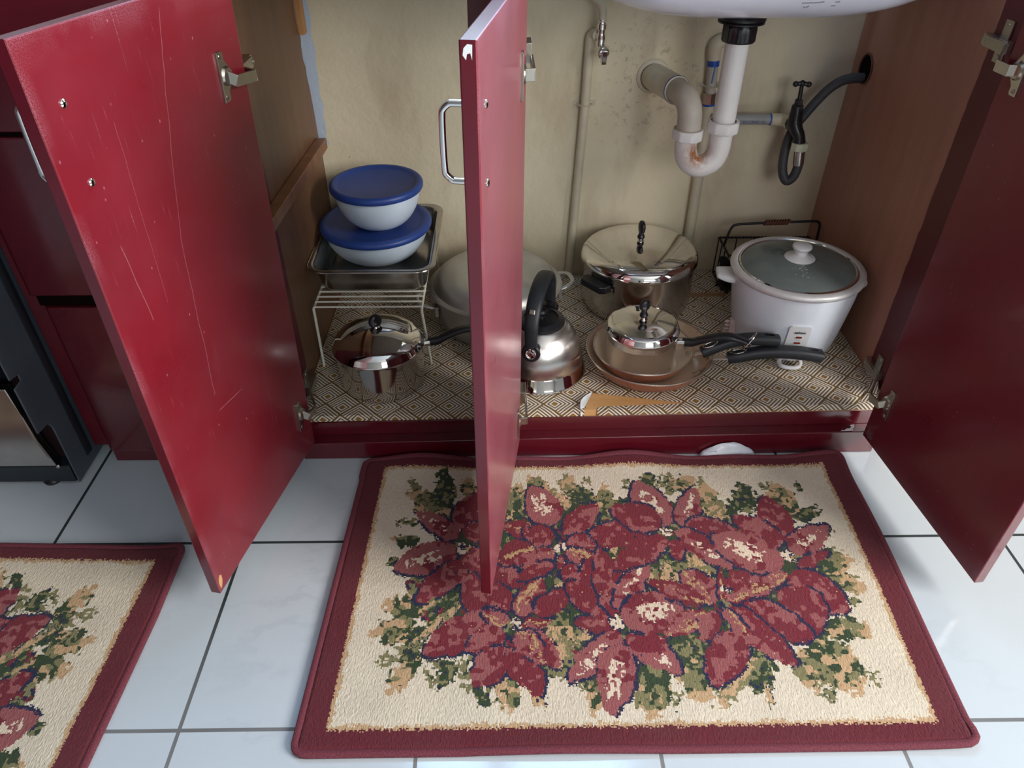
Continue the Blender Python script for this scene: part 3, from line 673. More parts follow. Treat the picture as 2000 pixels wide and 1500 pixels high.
b = B(); P = [(0,-0.0835,0.108),(0,-0.0850,0.122),(0,-0.0845,0.140),(0,-0.079,0.165),(0,-0.058,0.189),(0,-0.025,0.202),(0,0.010,0.2045),(0,0.045,0.197),(0,0.072,0.176),(0,0.083,0.145),(0,0.085,0.122),(0,0.0835,0.108)]
b.sweep(P, [(0.0045,0.0115),(0.005,0.0120),(0.006,0.0125),(0.0072,0.0135),(0.0085,0.0150),(0.009,0.0155),(0.009,0.0155),(0.0085,0.0150),(0.0072,0.0135),(0.006,0.0125),(0.005,0.0120),(0.0045,0.0115)], up=(1,0,0.01), n=20, per=6, power=2.6)
hd = obj('handle', b, 'soft_black_grip', t)
obj('handle_window', B().obox((0,-0.0765,0.1845), (1,0,0), V(0,0.62,0.78), V(0,-0.78,0.62), 0.0052, 0.0045, 0.0022), 'hinge_nickel', hd, bevel=0.0008)
for s_ in (-1, 1):
    Mx = V(0, s_, 0.15).to_track_quat('Z','Y').to_matrix()
    obj('pivot', B().lathe([(0.0001,-0.006),(0.0170,-0.006),(0.0185,0.002),(0.0185,0.0115),(0.0165,0.0140),(0.0115,0.0143),(0.0001,0.0135)], 48, (0, s_*0.0765, 0.0985), Mx, caps=False), 'black_plastic', t)
    obj('pivot_rivet', B().lathe([(0.0110,0.0135),(0.0108,0.0160),(0.0090,0.0165),(0.0066,0.0145),(0.0040,0.0147),(0.0030,0.0160),(0.0001,0.0162)], 36, (0, s_*0.0765, 0.0985), Mx, caps=False), 'chrome', t)
obj('spout', B().sweep([(-0.074,0,0.085),(-0.094,0,0.100),(-0.104,0,0.113)], [(0.017,0.014),(0.013,0.011),(0.011,0.010)], n=24), 'brushed_steel', t)
obj('spout_whistle', B().sweep([(-0.102,0,0.110),(-0.110,0,0.121),(-0.112,0,0.124)], [(0.013,0.012),(0.0125,0.0115),(0.008,0.008)], n=20, smooth=False), 'black_plastic', t)
# --- two frying pans nested, small saucepan inside
def fry(name, label, x, y, dz, R, H, Rb, inner, arm0, pts, secs, group):
    t = thing(name, label, 'frying pan', (x, y, zs(x)+dz), (0, TILT, 0), group)
    outer = [(0.0001,0.0),(Rb*0.96,0.0),(Rb,0.002),(Rb+(R-Rb)*0.35,H*0.28),(Rb+(R-Rb)*0.72,H*0.62),(R-0.0008,H-0.002)]
    obj('pan_body', B().lathe(outer+[(R,H-0.0005)]+[(R-0.003,H-0.001)], 96, caps=False), 'pan_copper', t, smooth=50)
    obj('pan_rim', B().lathe([(R-0.0005,H-0.0022),(R+0.0004,H-0.001),(R,H+0.0002),(R-0.0022,H+0.0003),(R-0.0028,H-0.001)], 96, caps=False), 'pan_rim_steel', t)
    obj('pan_lining', B().lathe([(R-0.0022,H-0.0002),(Rb+(R-Rb)*0.66,H*0.60),(Rb+(R-Rb)*0.28,H*0.28),(Rb-0.003,0.0055),(Rb*0.9,0.0035),(0.0001,0.0035)], 96, caps=False), inner, t, smooth=50)
    loc = t.location
    P = [Vector(p)-loc for p in pts]
    obj('handle', B().sweep(P, secs, n=20, per=6, power=2.8), 'soft_black_grip', t, label='black grip with a hanging slot at the end')
    A = [Vector(p)-loc for p in arm0]
    obj('handle_arm', B().sweep(A, (0.0085, 0.0022), n=10, smooth=False, power=4), 'pan_rim_steel', t)
    e = P[-1]; d = (P[-1]-P[-2]).normalized(); s_ = V(-d.y, d.x, 0); up = s_.cross(d)*-1 if s_.cross(d).z < 0 else s_.cross(d)
    rows = []; hs = secs[-2][1] if isinstance(secs, list) else 0.007
    c = e-d*0.020+up*(hs*0.93)
    b = B(); b.prism([(0.011*math.cos(a), 0.0036*math.sin(a)) for a in [2*PI*k/24 for k in range(24)]], lambda a_, c_, n: c+d*a_+s_*c_+up*n, 0.0, 0.0012)
    obj('hang_slot_shade', b, 'gap_shade', t)  # raised dark oval painting the shade of the handle slot
    f0 = P[1]+V(0,0,0.0); d0 = (P[1]-P[0]).normalized(); s0 = V(-d0.y, d0.x, 0).normalized(); u0 = d0.cross(s0)
    cc = P[1]+d0*0.003+u0*(secs[1][1]*0.93)
    rr = [cc+d0*0.0150*math.cos(a)+s0*0.0062*math.sin(a) for a in [2*PI*i/20 for i in range(20)]]
    obj('handle_inlay', B().tube(rr, 0.0011, 8, True, per=2), 'chrome', t)
    for k in (-1, 1):
        dd = V(d.x, d.y, 0).normalized(); q = dd*(R-0.012)+V(-dd.y, dd.x, 0)*0.011*k+V(0,0,H*0.66)
        obj('rivet', B().disc(q, (-dd.x, -dd.y, 0.75), 0.0042, 0.0022, 20), 'pan_rim_steel', t)
    return t
g_ = 'copper coloured frying pans nested together'
fry('frying_pan', 'larger copper frying pan with stained lining, lowest of the nested stack', 1.081, 0.3805, 0.0006, 0.129, 0.043, 0.098, 'pan_ceramic',
    [(1.200,0.352,0.1335),(1.222,0.344,0.139),(1.240,0.340,0.141)], [(1.231,0.340,0.1400),(1.250,0.338,0.1455),(1.290,0.337,0.1535),(1.330,0.335,0.1565),(1.372,0.332,0.1540),(1.412,0.329,0.1480)],
    [(0.0115,0.0115),(0.0130,0.0120),(0.0130,0.0120),(0.0135,0.0118),(0.0142,0.0118),(0.0145,0.0120)], g_)
fry('frying_pan', 'smaller copper frying pan with clean beige lining, sitting inside the larger one', 1.067, 0.376, 0.0095, 0.1015, 0.0415, 0.074, 'pan_ceramic_clean',
    [(1.160,0.350,0.143),(1.172,0.346,0.149),(1.186,0.340,0.156)], [(1.176,0.337,0.1570),(1.192,0.339,0.1630),(1.222,0.343,0.1740),(1.255,0.346,0.1800),(1.292,0.346,0.1800),(1.326,0.346,0.1755)],
    [(0.0110,0.0110),(0.0118,0.0112),(0.0122,0.0112),(0.0124,0.0110),(0.0130,0.0112),(0.0134,0.0112)], g_)
saucepan('saucepan', 'small lidded steel saucepan with black knob, standing inside the nested frying pans', 1.059, 0.367, 0.0138, 0.0685, 0.084, 0.012, 0.150, 0.0120, 0.35, math.radians(-14), bead=True, body='spun_steel', hl=0.140, hz=0.063, ring=True)
# --- rice cooker
t = pot('rice_cooker', 'white electric rice cooker with glass lid and two side handles', 'rice cooker', 1.3825, 0.468, rz=math.radians(-8))
obj('cooker_body', B().lathe([(0.0001,0.006),(0.092,0.006),(0.100,0.009),(0.1045,0.018),(0.110,0.045),(0.116,0.085),(0.1215,0.125),(0.1245,0.155),(0.1250,0.166),(0.118,0.166),(0.112,0.10),(0.10,0.02),(0.0001,0.012)], 112, caps=False), 'white_enamel', t, smooth=50)
obj('cooker_rim', B().lathe([(0.1235,0.1635),(0.1300,0.1655),(0.1320,0.1700),(0.1315,0.1740),(0.1285,0.1770),(0.1205,0.1790),(0.1175,0.1780),(0.1165,0.1740),(0.1160,0.1660)], 112, caps=False), 'satin_rim', t, smooth=60, label='wide satin steel rim')
obj('inner_pot', B().lathe([(0.1155,0.174),(0.1130,0.165),(0.1120,0.10),(0.105,0.040),(0.090,0.026),(0.0001,0.024)], 80, caps=False), 'cast_aluminium', t, label='grey metal bowl inside')
lid = obj('glass_lid', B().lathe([(0.1125,0.1765),(0.1050,0.1800),(0.0850,0.1860),(0.0600,0.1905),(0.0300,0.1930),(0.0001,0.1938),(0.0001,0.1912),(0.0300,0.1904),(0.0600,0.1880),(0.0850,0.1835),(0.1050,0.1775),(0.1125,0.1740)], 96, caps=False), 'lid_glass', t, smooth=60)
obj('lid_band', B().lathe([(0.1115,0.1735),(0.1150,0.1745),(0.1155,0.1772),(0.1125,0.1785),(0.1105,0.1775)], 96, caps=False), 'chrome', lid)
obj('lid_knob', B().lathe([(0.0001,0.1925),(0.0290,0.1925),(0.0300,0.1940),(0.0270,0.1965),(0.0180,0.1985),(0.0130,0.2020),(0.0125,0.2100),(0.0165,0.2125),(0.0190,0.2165),(0.0185,0.2200),(0.0140,0.2225),(0.0001,0.2230)], 56, caps=False), 'white_plastic', lid)
b = B()
for k, (a, c, w) in enumerate([(0.001,-0.034,0.0030),(-0.003,-0.040,0.0018),(0.0035,-0.040,0.0016),(-0.0075,-0.046,0.0036),(0.004,-0.049,0.0050),(-0.004,-0.052,0.0016),(-0.004,-0.058,0.0016),(0.003,-0.060,0.0022),(-0.003,-0.064,0.0022),(-0.006,-0.070,0.0045),(0.004,-0.073,0.0045),(-0.016,-0.044,0.0012),(-0.021,-0.045,0.0012),(-0.018,-0.066,0.0018),(0.014,-0.074,0.0014)]):
    r = math.hypot(a, c); z = float(np.interp(r, [0,0.03,0.06,0.085,0.105], [0.1938,0.1930,0.1905,0.1860,0.1800]))+0.0012
    b.box(a-w/2, a+w/2, c-0.0004, c+0.0004, z, z+0.0003)
obj('lid_print', b, 'paper_back', lid, smooth=0, label='small worn white printing on the glass')
for s_ in (-1, 1):
    b = B(); k_ = 1.0 if s_ < 0 else 0.42; P = [(s_*0.119, 0, 0.147),(s_*(0.121+0.015*k_),0,0.148),(s_*(0.123+0.029*k_),0,0.151),(s_*(0.124+0.033*k_),0,0.1515)]
    b.sweep(P, [(0.026,0.010),(0.025,0.0085),(0.021,0.006),(0.018,0.004)], n=20, power=3.5)
    obj('side_handle', b, 'white_plastic', t)
for a in (45, 135, 225, 315): obj('foot', B().lathe([(0.0001,0),(0.007,0),(0.008,0.003),(0.008,0.009),(0.0001,0.009)], 20, (0.078*math.cos(math.radians(a)), 0.078*math.sin(math.radians(a)), 0), caps=False), 'white_plastic', t)
# control panel on the front, follows the body
ca = math.radians(-90+0.5)
def rb(z): return np.interp(z, [0.009,0.018,0.045,0.085,0.125,0.155], [0.100,0.1045,0.110,0.116,0.1215,0.1245])
def onb(u, z, n):   # u metres across, z height, n outward
    r = rb(z); a = ca+u/r; return V((r+n)*math.cos(a), (r+n)*math.sin(a), z)
def patch(poly, n0, n1, nu=8):
    b = B(); k = len(poly); cu = sum(p[0] for p in poly)/k; cz = sum(p[1] for p in poly)/k
    ctr = b.bm.verts.new(onb(cu, cz, n1)); out = [b.bm.verts.new(onb(u, z, n1)) for u, z in poly]; low = [b.bm.verts.new(onb(u, z, n0)) for u, z in poly]
    for i in range(k): b.quad([ctr, out[i], out[(i+1) % k]]); b.quad([out[i], low[i], low[(i+1) % k], out[(i+1) % k]])
    return b
def rrect(cu, cz, w, h, r, n=5):
    P = []
    for sx, sz, a0 in ((1,1,0),(-1,1,90),(-1,-1,180),(1,-1,270)):
        for k in range(n+1):
            a = math.radians(a0+90*k/n); P.append((cu+sx*(w-r)+r*math.cos(a), cz+sz*(h-r)+r*math.sin(a)))
    return P
cp = obj('control_panel', patch(rrect(0, 0.062, 0.0205, 0.044, 0.006), -0.002, 0.0045), 'white_plastic', t, smooth=30)
for z in (0.080, 0.0655): obj('indicator_light', patch(rrect(0.001, z, 0.0058, 0.0020, 0.002), 0.004, 0.0056), 'indicator_red', cp, smooth=30)
def text(name, s, size, fn, mat, parent, bold=0.0):
    cu = bpy.data.curves.new(name, 'FONT'); cu.body = s; cu.size = size; cu.align_x = 'CENTER'; cu.resolution_u = 3; cu.offset = bold
    o = bpy.data.objects.new(name, cu); C.objects.link(o)
    dg = bpy.context.evaluated_depsgraph_get(); dg.update()
    me = bpy.data.meshes.new_from_object(o.evaluated_get(dg)); bpy.data.objects.remove(o)
    bm = bmesh.new(); bm.from_mesh(me)
    for v in bm.verts: v.co = fn(v.co.x, v.co.y)
    return obj(name, bm, mat, parent, smooth=0)
text('brand_print', 'salton.', 0.0085, lambda a, c: onb(a+0.0015, c+0.0895, 0.0050), 'print_black', cp, 0.00022)
text('cook_print', 'COOK', 0.0030, lambda a, c: onb(a+0.001, c+0.0722, 0.0050), 'print_grey', cp)
b = B(); b.sweep([onb(-0.019,0.018,0.002), onb(-0.0195,0.010,0.010), onb(-0.013,0.0075,0.019), onb(0,0.0070,0.021), onb(0.013,0.0075,0.019), onb(0.0195,0.010,0.010), onb(0.019,0.018,0.002)], (0.0042,0.0030), n=14, power=3)
obj('switch_guard', b, 'white_plastic', t, label='curved white lip below the control panel')
obj('switch_lever', patch(rrect(0, 0.030, 0.008, 0.009, 0.003), 0.004, 0.011), 'white_plastic', t, smooth=30)
b = B()
for k in range(4): b.box(-0.126, -0.113, -0.0275+0.001, -0.0215, 0.020+k*0.009, 0.0245+k*0.009)
b.box(-0.116, -0.098, -0.030, -0.018, 0.015, 0.055)
obj('power_socket', b, 'pink_clip', t, bevel=0.0008, label='pale pinkish power inlet with ribs on the left side')
# --- wire rack, tray, bowls
t = thing('wire_rack', 'white coated wire shelf rack holding the steel tray', 'rack', (0.515, 0.55, zs(0.515)+0.0006))
zr = 0.2335; b = B(); o_ = t.location
def W_(P): return [Vector(p)-o_ for p in P]
for k in range(17): b.tube(W_([(0.4085,0.3945+0.0197*k,zr),(0.6215,0.3945+0.0197*k,zr)]), 0.0020, 8, smooth=False)
obj('cross_wires', b, 'wire_white', t)
for x, sx in ((0.4085,-1),(0.6215,1)):
    obj('side_rail', B().tube(W_([(x,0.392,zr-0.0030),(x,0.712,zr-0.0030)]), 0.0026, 10, smooth=False), 'wire_white', t)
    for y, sy in ((0.392,-1),(0.712,1)):
        yb = 0.394 if sy < 0 else 0.712; xb_ = x+sx*0.001 if sx < 0 else x+0.010
        obj('leg', B().tube(W_([(x,y-sy*0.004,zr-0.0030),(x,y,zr-0.0035),(x-sx*0.0004,y+sy*0.0003,zr-0.010),(xb_,yb,zs(xb_)+0.004)]), 0.0028, 10, smooth=False).ellipsoid(V(xb_,yb,zs(xb_)+0.0035)-o_, 0.0031,0.0031,0.0030,10,6), 'wire_white', t)
t = thing('baking_tray', 'deep rectangular steel baking tray on the wire rack, under the lidded bowls', 'tray', (0.5195, 0.5860, 0.2355))
def rr3(cx, cy, hx, hy, r, z, n=8):
    return [V(cx+sx*(hx-r)+r*math.cos(math.radians(a0+90*k/n)), cy+sy*(hy-r)+r*math.sin(math.radians(a0+90*k/n)), z) for sx, sy, a0 in ((1,1,0),(-1,1,90),(-1,-1,180),(1,-1,270)) for k in range(n+1)]
hx, hy = 0.1265, 0.1590
rows = [rr3(0,0,hx-0.030,hy-0.030,0.022,0.0012), rr3(0,0,hx-0.0235,hy-0.0235,0.026,0.0030), rr3(0,0,hx-0.0205,hy-0.0205,0.028,0.0090), rr3(0,0,hx-0.0115,hy-0.0115,0.032,0.0535), rr3(0,0,hx-0.0095,hy-0.0095,0.032,0.0567), rr3(0,0,hx-0.0015,hy-0.0015,0.036,0.0571), rr3(0,0,hx,hy,0.037,0.0557), rr3(0,0,hx-0.001,hy-0.001,0.036,0.0537)]
b = B().grid(rows, closed_u=True); b.quad([b.bm.verts[i] for i in range(36)] if not b.bm.verts.ensure_lookup_table() else [])
obj('tray_pan', b, 'tray_steel', t, solid=0.0012, smooth=60)
b = B().tube(rr3(0,0,hx,hy,0.037,0.0555), 0.0022, 8, True, smooth=False); obj('rolled_rim', b, 'tray_steel', t)
def bowl(label, x, y, z, Rb, R, H, group):
    t = thing('mixing_bowl', label, 'bowl', (x, y, z), (0,0,0), group)
    pf = [(0.0001,0.0012),(Rb*0.92,0.0010),(Rb*0.95,0),(Rb,0.0004),(Rb*1.02,0.003)]
    for k in range(1, 13):
        u = k/12; pf.append((Rb*1.02+(R-Rb*1.02)*math.sin(u*PI/2)**0.93, 0.003+(H-0.003)*(1-math.cos(u*PI/2))**0.86))
    pf += [(R+0.002,H),(R-0.0015,H-0.0005)]
    obj('bowl_body', B().lathe(pf, 88, caps=False), 'white_bowl', t, smooth=50)
    L = R*1.085
    obj('bowl_lid', B().lathe([(R+0.0005,H-0.002),(L*0.975,H-0.0045),(L*0.993,H-0.0015),(L,H+0.002),(L*0.993,H+0.0058),(L*0.965,H+0.0088),(L*0.92,H+0.0100),(L*0.87,H+0.0090),(L*0.825,H+0.0058),(L*0.795,H+0.0045),(L*0.40,H+0.0042),(L*0.385,H+0.0039),(0.0001,H+0.0039)], 96, caps=False), 'blue_lid', t, smooth=60)
    return t
g_ = 'white mixing bowls with blue lids'
bowl('wide white mixing bowl with a blue lid, standing in the steel tray', 0.512, 0.605, 0.2380, 0.050, 0.1095, 0.0735, g_)
bowl('small white mixing bowl with a blue lid, stacked on top of the wider bowl', 0.525, 0.592, 0.3165, 0.033, 0.0880, 0.085, g_)
# --- black iron basket behind the cooker
t = thing('iron_basket', 'black twisted iron wire basket with rattan wrapped handle, behind the rice cooker', 'basket', (1.41, 0.71, zs(1.41)+0.0006), (0,0,0))
o_ = t.location; zb_ = zs(1.41)+0.0035; zt_ = 0.200
def rect(z, e=0.0): return [(1.302-e,0.662-e,z),(1.518+e,0.662-e,z),(1.518+e,0.752+e*0.3,z),(1.302-e,0.752+e*0.3,z)]
b = B()
def twist(Pa, Pb, r, n):
    Pa, Pb = Vector(Pa), Vector(Pb); d = (Pb-Pa); k = int(d.length/0.003); s_ = d.normalized().cross(V(0,0,1)).normalized(); u = V(0,0,1)
    for ph in (0, PI): b.tube([Pa+d*i/k+(s_*math.cos(i*1.05+ph)+u*math.sin(i*1.05+ph))*r-o_ for i in range(k+1)], r*0.95, 6, smooth=False)
Q = rect(zt_)
for i in range(4): twist(Q[i], Q[(i+1) % 4], 0.0017, 0)
obj('twisted_rim', b, 'black_iron', t)
b = B(); Q0 = rect(zb_+0.001)
for i in range(4): b.tube(W_([Q0[i], Q0[(i+1) % 4]]), 0.002, 8, smooth=False)
for k in range(1, 9): b.tube(W_([(1.302+0.024*k,0.662,zb_+0.001),(1.302+0.024*k,0.752,zb_+0.001)]), 0.0015, 6, smooth=False)
for k in range(6):
    x = 1.302+0.0432*k
    for y in (0.662, 0.752): b.tube(W_([(x,y,zb_+0.001),(x,y,zt_)]), 0.0015, 6, smooth=False)
for y in (0.692, 0.722):
    for x in (1.302, 1.518): b.tube(W_([(x,y,zb_+0.001),(x,y,zt_)]), 0.0015, 6, smooth=False)
obj('wire_body', b, 'black_iron', t)
b = B()
for (cx, cz, s_, a0) in ((1.312,0.165,0.034,0.5),(1.332,0.176,0.034,1.3),(1.306,0.138,0.030,0.1),(1.332,0.148,0.028,2.0),(1.300,0.182,0.024,1.6),(1.318,0.120,0.026,0.9)):
    P = [(0,-1),(0.35,-0.35),(0.9,-0.15),(0.5,0.2),(0.45,0.8),(0,1.1),(-0.4,0.7),(-0.5,0.2),(-0.95,-0.1),(-0.35,-0.4)]
    ca_, sa_ = math.cos(a0-1), math.sin(a0-1)
    b.prism([(cx-0.004+s_*0.85*(u*ca_-v*sa_), cz+s_*0.85*(u*sa_+v*ca_)) for u, v in P], lambda u, v, d: V(u, d, v)-o_, 0.655, 0.659)
obj('leaf_ornament', b, 'black_iron', t, label='black iron leaves on the left end')
hp = [(1.302,0.708,zt_-0.002),(1.306,0.709,0.222),(1.314,0.712,0.246),(1.326,0.713,0.2525),(1.36,0.714,0.2545),(1.42,0.715,0.2565),(1.48,0.715,0.2585),(1.505,0.715,0.2590),(1.516,0.714,0.255),(1.5185,0.712,0.240),(1.518,0.708,zt_-0.002)]
obj('basket_handle', B().tube(W_(hp), 0.0030, 10, per=4), 'black_iron', t)
b = B()
for k in range(9):
    x = 1.392+0.0062*k; b.tube([V(x,0.7145,0.2562+0.0002*k)-o_+V(0.004*math.sin(2*PI*j/12), 0.0052*math.cos(2*PI*j/12), 0.0050*math.sin(2*PI*j/12)) for j in range(12)], 0.0022, 6, True, per=1)
obj('rattan_wrap', b, 'rattan', t)
# ------------------------------------------------------------ sink, worktop
SX, SY = 1.200, 0.53
t = thing('sink', 'white sink basin hanging from the worktop, seen from below with scratches on its rim', 'sink', (SX, SY, 0.735))
def sect(s, z, n=96, e=3.3):
    return [V(0.322*s*math.copysign(abs(math.cos(a))**(2/e), math.cos(a)), 0.19*s*math.copysign(abs(math.sin(a))**(2/e), math.sin(a)), z) for a in [2*PI*k/n for k in range(n)]]
rows = []
for k in range(0, 19):
    s = math.sin(PI/2*k/18) if k else 0.02
    z = 0.14-0.14*max(0.0, 1-s**2.8)**0.37; rows.append(sect(s, z))
rows.append(sect(1.0, 0.148)); rows.append(sect(1.004, 0.172)); rows.append(sect(1.004, 0.176)); rows.append(sect(1.0, 0.178))
for k in range(18, -1, -1):
    s = math.sin(PI/2*k/18) if k else 0.02
    z = 0.14-0.14*max(0.0, 1-s**2.8)**0.37+0.006+0.03*s**8; rows.append(sect(s*0.965, z))
sk = obj('basin', B().grid(rows, closed_u=True), 'porcelain', t, smooth=60)
def on_basin(x, y):
    ang_s = max(abs((x-SX)/0.322), 1e-6); 
    lo, hi = 0.02, 1.0
    for _ in range(40):
        m = (lo+hi)/2; v = abs((x-SX)/(0.322*m))**3.3+abs((y-SY)/(0.19*m))**3.3
        if v > 1: lo = m
        else: hi = m
    return V(x-SX, y-SY, 0.14-0.14*max(0.0, 1-hi**2.8)**0.37-0.0006)
b = B()
def on_wall(x, z):
    """underside point of the basin front seen at (x, z)"""
    lo, hi = 0.3, 1.0
    for _ in range(40):
        m = (lo+hi)/2
        if 0.14-0.14*max(0.0, 1-m**2.8)**0.37 < z-0.735: lo = m
        else: hi = m
    k = 1-min(1, abs((x-SX)/(0.322*hi)))**3.3
    return V(x-SX, -0.19*hi*max(k, 0)**(1/3.3)-0.0004, z-0.735)
for L_ in ([(1.234,0.7765),(1.246,0.7768),(1.258,0.7772),(1.266,0.7785)],[(1.240,0.7700),(1.244,0.7690),(1.247,0.7715)],[(1.281,0.7715),(1.287,0.7720)],[(1.284,0.7775),(1.290,0.7785)]):
    b.tube([on_wall(*p) for p in L_], 0.0010, 6, per=4)
obj('scratch_mark', b, 'print_grey', sk, smooth=0)
b = B()
def cut(x0, x1, y0, y1): b.box(x0, x1, y0, y1, 0.864, 0.898)
cut(-0.02, 0.872, 0.165, 0.738); cut(1.5285, 1.62, 0.165, 0.775); cut(0.872, 1.5285, 0.165, 0.335); cut(0.872, 1.5285, 0.725, 0.755)
tag(obj('worktop', b, 'worktop_laminate', smooth=0), 'speckled grey worktop slab above the sink cabinet', 'worktop')
# ------------------------------------------------------------ drain trap
DX, DY = 1.2105, 0.58
t = thing('drain_trap', 'white plastic U bend trap hanging under the sink with a grey outlet to the wall', 'pipe', (DX, DY, 0.44)); o_ = t.location
def Wd(P): return [Vector(p)-o_ for p in P]
obj('sink_flange', B().lathe([(0.020,0.299),(0.031,0.2985),(0.033,0.2900),(0.0405,0.2800),(0.0425,0.2775),(0.0425,0.2735),(0.0385,0.2720),(0.0412,0.2703),(0.0412,0.2678),(0.035,0.2662),(0.030,0.2648),(0.018,0.2645)], 64, caps=False), 'black_plastic', t, label='black ribbed flange below the basin')
def nut(name, c, r, h, mat, ribs, tilt=None, parent=t):
    b = B(); rows = []; n = ribs*6
    def ring(rr, z, amp): return [V((rr+(amp if (k % 6) in (0, 1) else 0))*math.cos(2*PI*k/n), (rr+(amp if (k % 6) in (0, 1) else 0))*math.sin(2*PI*k/n), z) for k in range(n)]
    rows = [ring(r*0.80,0,0), ring(r*0.96,0,0.0), ring(r,h*0.12,0.0016), ring(r,h*0.88,0.0016), ring(r*0.96,h,0), ring(r*0.80,h,0)]
    if tilt: rows = [[tilt @ p for p in rr] for rr in rows]
    rows = [[p+Vector(c)-o_ for p in rr] for rr in rows]
    return obj(name, b.grid(rows, closed_u=True), mat, parent, smooth=30)
nut('tail_nut', (DX, DY, 0.6760), 0.0295, 0.0285, 'black_plastic', 10)
obj('tailpiece', B().lathe([(0.0195,0.262),(0.0213,0.262),(0.0216,0.110),(0.0216,0.090),(0.0195,0.090)], 48, (0.000,0,0), caps=False), 'pvc_white', t)
nut('trap_nut', (DX+0.0005, DY, 0.5130), 0.0300, 0.0215, 'pvc_white', 8)
UX = 1.1445
obj('u_bend', B().tube(Wd([(DX,DY,0.530),(DX,DY,0.505),(DX,DY,0.483),(DX-0.0035,DY,0.466),(DX-0.0125,DY-0.001,0.4525),(DX-0.033,DY-0.001,0.4445),(UX+0.0125,DY-0.001,0.4525),(UX+0.0035,DY,0.466),(UX,DY,0.483),(UX,DY,0.505)]), 0.0222, 32, per=5, up=(0,1,0)), 'pvc_rusty', t, label='white U bend with a rusty brown stain in the crook')
nut('trap_nut', (UX, DY, 0.4985), 0.0290, 0.0200, 'pvc_white', 8)
obj('outlet_collar', B().lathe([(0.021,0.0765),(0.0270,0.0765),(0.0275,0.0795),(0.0225,0.0805),(0.021,0.0805)], 40, (UX-DX,0,0), caps=False), 'pvc_grey', t)
E1 = [(UX,DY,0.505),(UX,DY,0.530),(UX-0.0008,DY+0.003,0.5475),(UX-0.004,DY+0.013,0.5620),(UX-0.009,DY+0.030,0.5705),(UX-0.014,DY+0.055,0.5720),(UX-0.018,DY+0.075,0.5715)]
obj('outlet_elbow', B().tube(Wd(E1), 0.0232, 32, per=6, up=(1,0,0)), 'pvc_grey', t, label='grey elbow')
obj('outlet_pipe', B().tube(Wd([(UX-0.0165,DY+0.066,0.5718),(UX-0.0300,DY+0.125,0.5690),(UX-0.0430,wy(1.10)+0.004,0.5650)]), 0.0268, 32, smooth=False), 'painted_pipe', t)
c0 = V(UX-0.0165,DY+0.066,0.5718); dd = (V(UX-0.043,wy(1.1),0.565)-c0).normalized()
obj('glue_ring', B().lathe([(0.0270,0.0),(0.0276,0.001),(0.0274,0.003),(0.0266,0.003),(0.0236,-0.0004),(0.0236,-0.0012)], 40, c0-o_, dd.to_track_quat('Z','Y').to_matrix(), caps=False), 'blue_glue', t)
obj('wall_collar', B().lathe([(0.0275,-0.006),(0.034,-0.004),(0.036,0.002),(0.028,0.004)], 40, V(UX-0.043,wy(1.10)-0.001,0.565)-o_, V(0,1,0).to_track_quat('Z','Y').to_matrix(), caps=False), 'painted_pipe', t)
# ------------------------------------------------------------ supply pipes
def clip(b, x, z, o_, r=0.012, s=0.021):
    yw = wy(x); rr = [V(x+r*math.cos(a)*1.05, yw-0.004-r*math.sin(a)*1.5, z) for a in [PI*k/10 for k in range(11)]]
    for sx in (-1, 1):
        b.box(*sorted((x+sx*r*0.9-o_.x, x+sx*(r+0.013)-o_.x)), yw-0.0020-o_.y, yw-o_.y, z-0.0055-o_.z, z+0.0055-o_.z)
        b.disc(V(x+sx*(r+0.008), yw-0.002, z)-o_, (0,-1,0), 0.0028, 0.0016, 14)
    b.sweep([p-o_ for p in rr], (0.0045, 0.0008), up=(0,0,1), n=8, smooth=False)
t = thing('cold_water_pipe', 'cream painted water pipe running up the wall behind the middle door', 'pipe', (0.945, wy(0.945)-0.011, 0.10)); o_ = t.location
yw = lambda x: wy(x)-0.011
obj('pipe', B().tube([Vector(p)-o_ for p in [(0.9450,yw(0.945),0.100),(0.9490,yw(0.949),0.22),(0.9560,yw(.956),0.40),(0.9600,yw(.96),0.52),(0.9615,yw(.96),0.60),(0.9625,yw(.96),0.640),(0.966,yw(.96)-0.002,0.6500),(0.972,yw(.96)-0.012,0.6530),(0.974,yw(.96)-0.022,0.6530)]], 0.0098, 20, per=4), 'painted_pipe', t)
b = B(); clip(b, 0.9585, 0.512, o_); obj('pipe_clip', b, 'painted_pipe', t)
t = thing('stop_valve', 'small chrome stop valve below a bent cream supply tube, left of the sink', 'valve', (0.9805, 0.722, 0.650)); o_ = t.location
Wv = lambda P: [Vector(p)-o_ for p in P]
obj('valve_body', B().tube(Wv([(0.975,0.737,0.6530),(0.979,0.724,0.6520)]), 0.0075, 16, smooth=False).lathe([(0.0001,-0.014),(0.0078,-0.014),(0.0082,-0.004),(0.0088,0.002),(0.0070,0.008),(0.0068,0.016),(0.0092,0.017),(0.0092,0.026),(0.0074,0.027),(0.0078,0.034),(0.0001,0.034)], 6*4), 'chrome', t, smooth=25)
obj('valve_handle', B().lathe([(0.0001,0),(0.0125,0),(0.0130,0.004),(0.0125,0.010),(0.0100,0.012),(0.0001,0.0125)], 24, (0.003,-0.006,-0.022), V(0.25,-0.9,-0.35).normalized().to_track_quat('Z','Y').to_matrix()).obox((0.006,-0.019,-0.030), (1,0,0), V(0.1,-0.9,-0.35), V(0,0.35,-0.9), 0.0050, 0.005, 0.0150), 'chrome', t, bevel=0.0012)
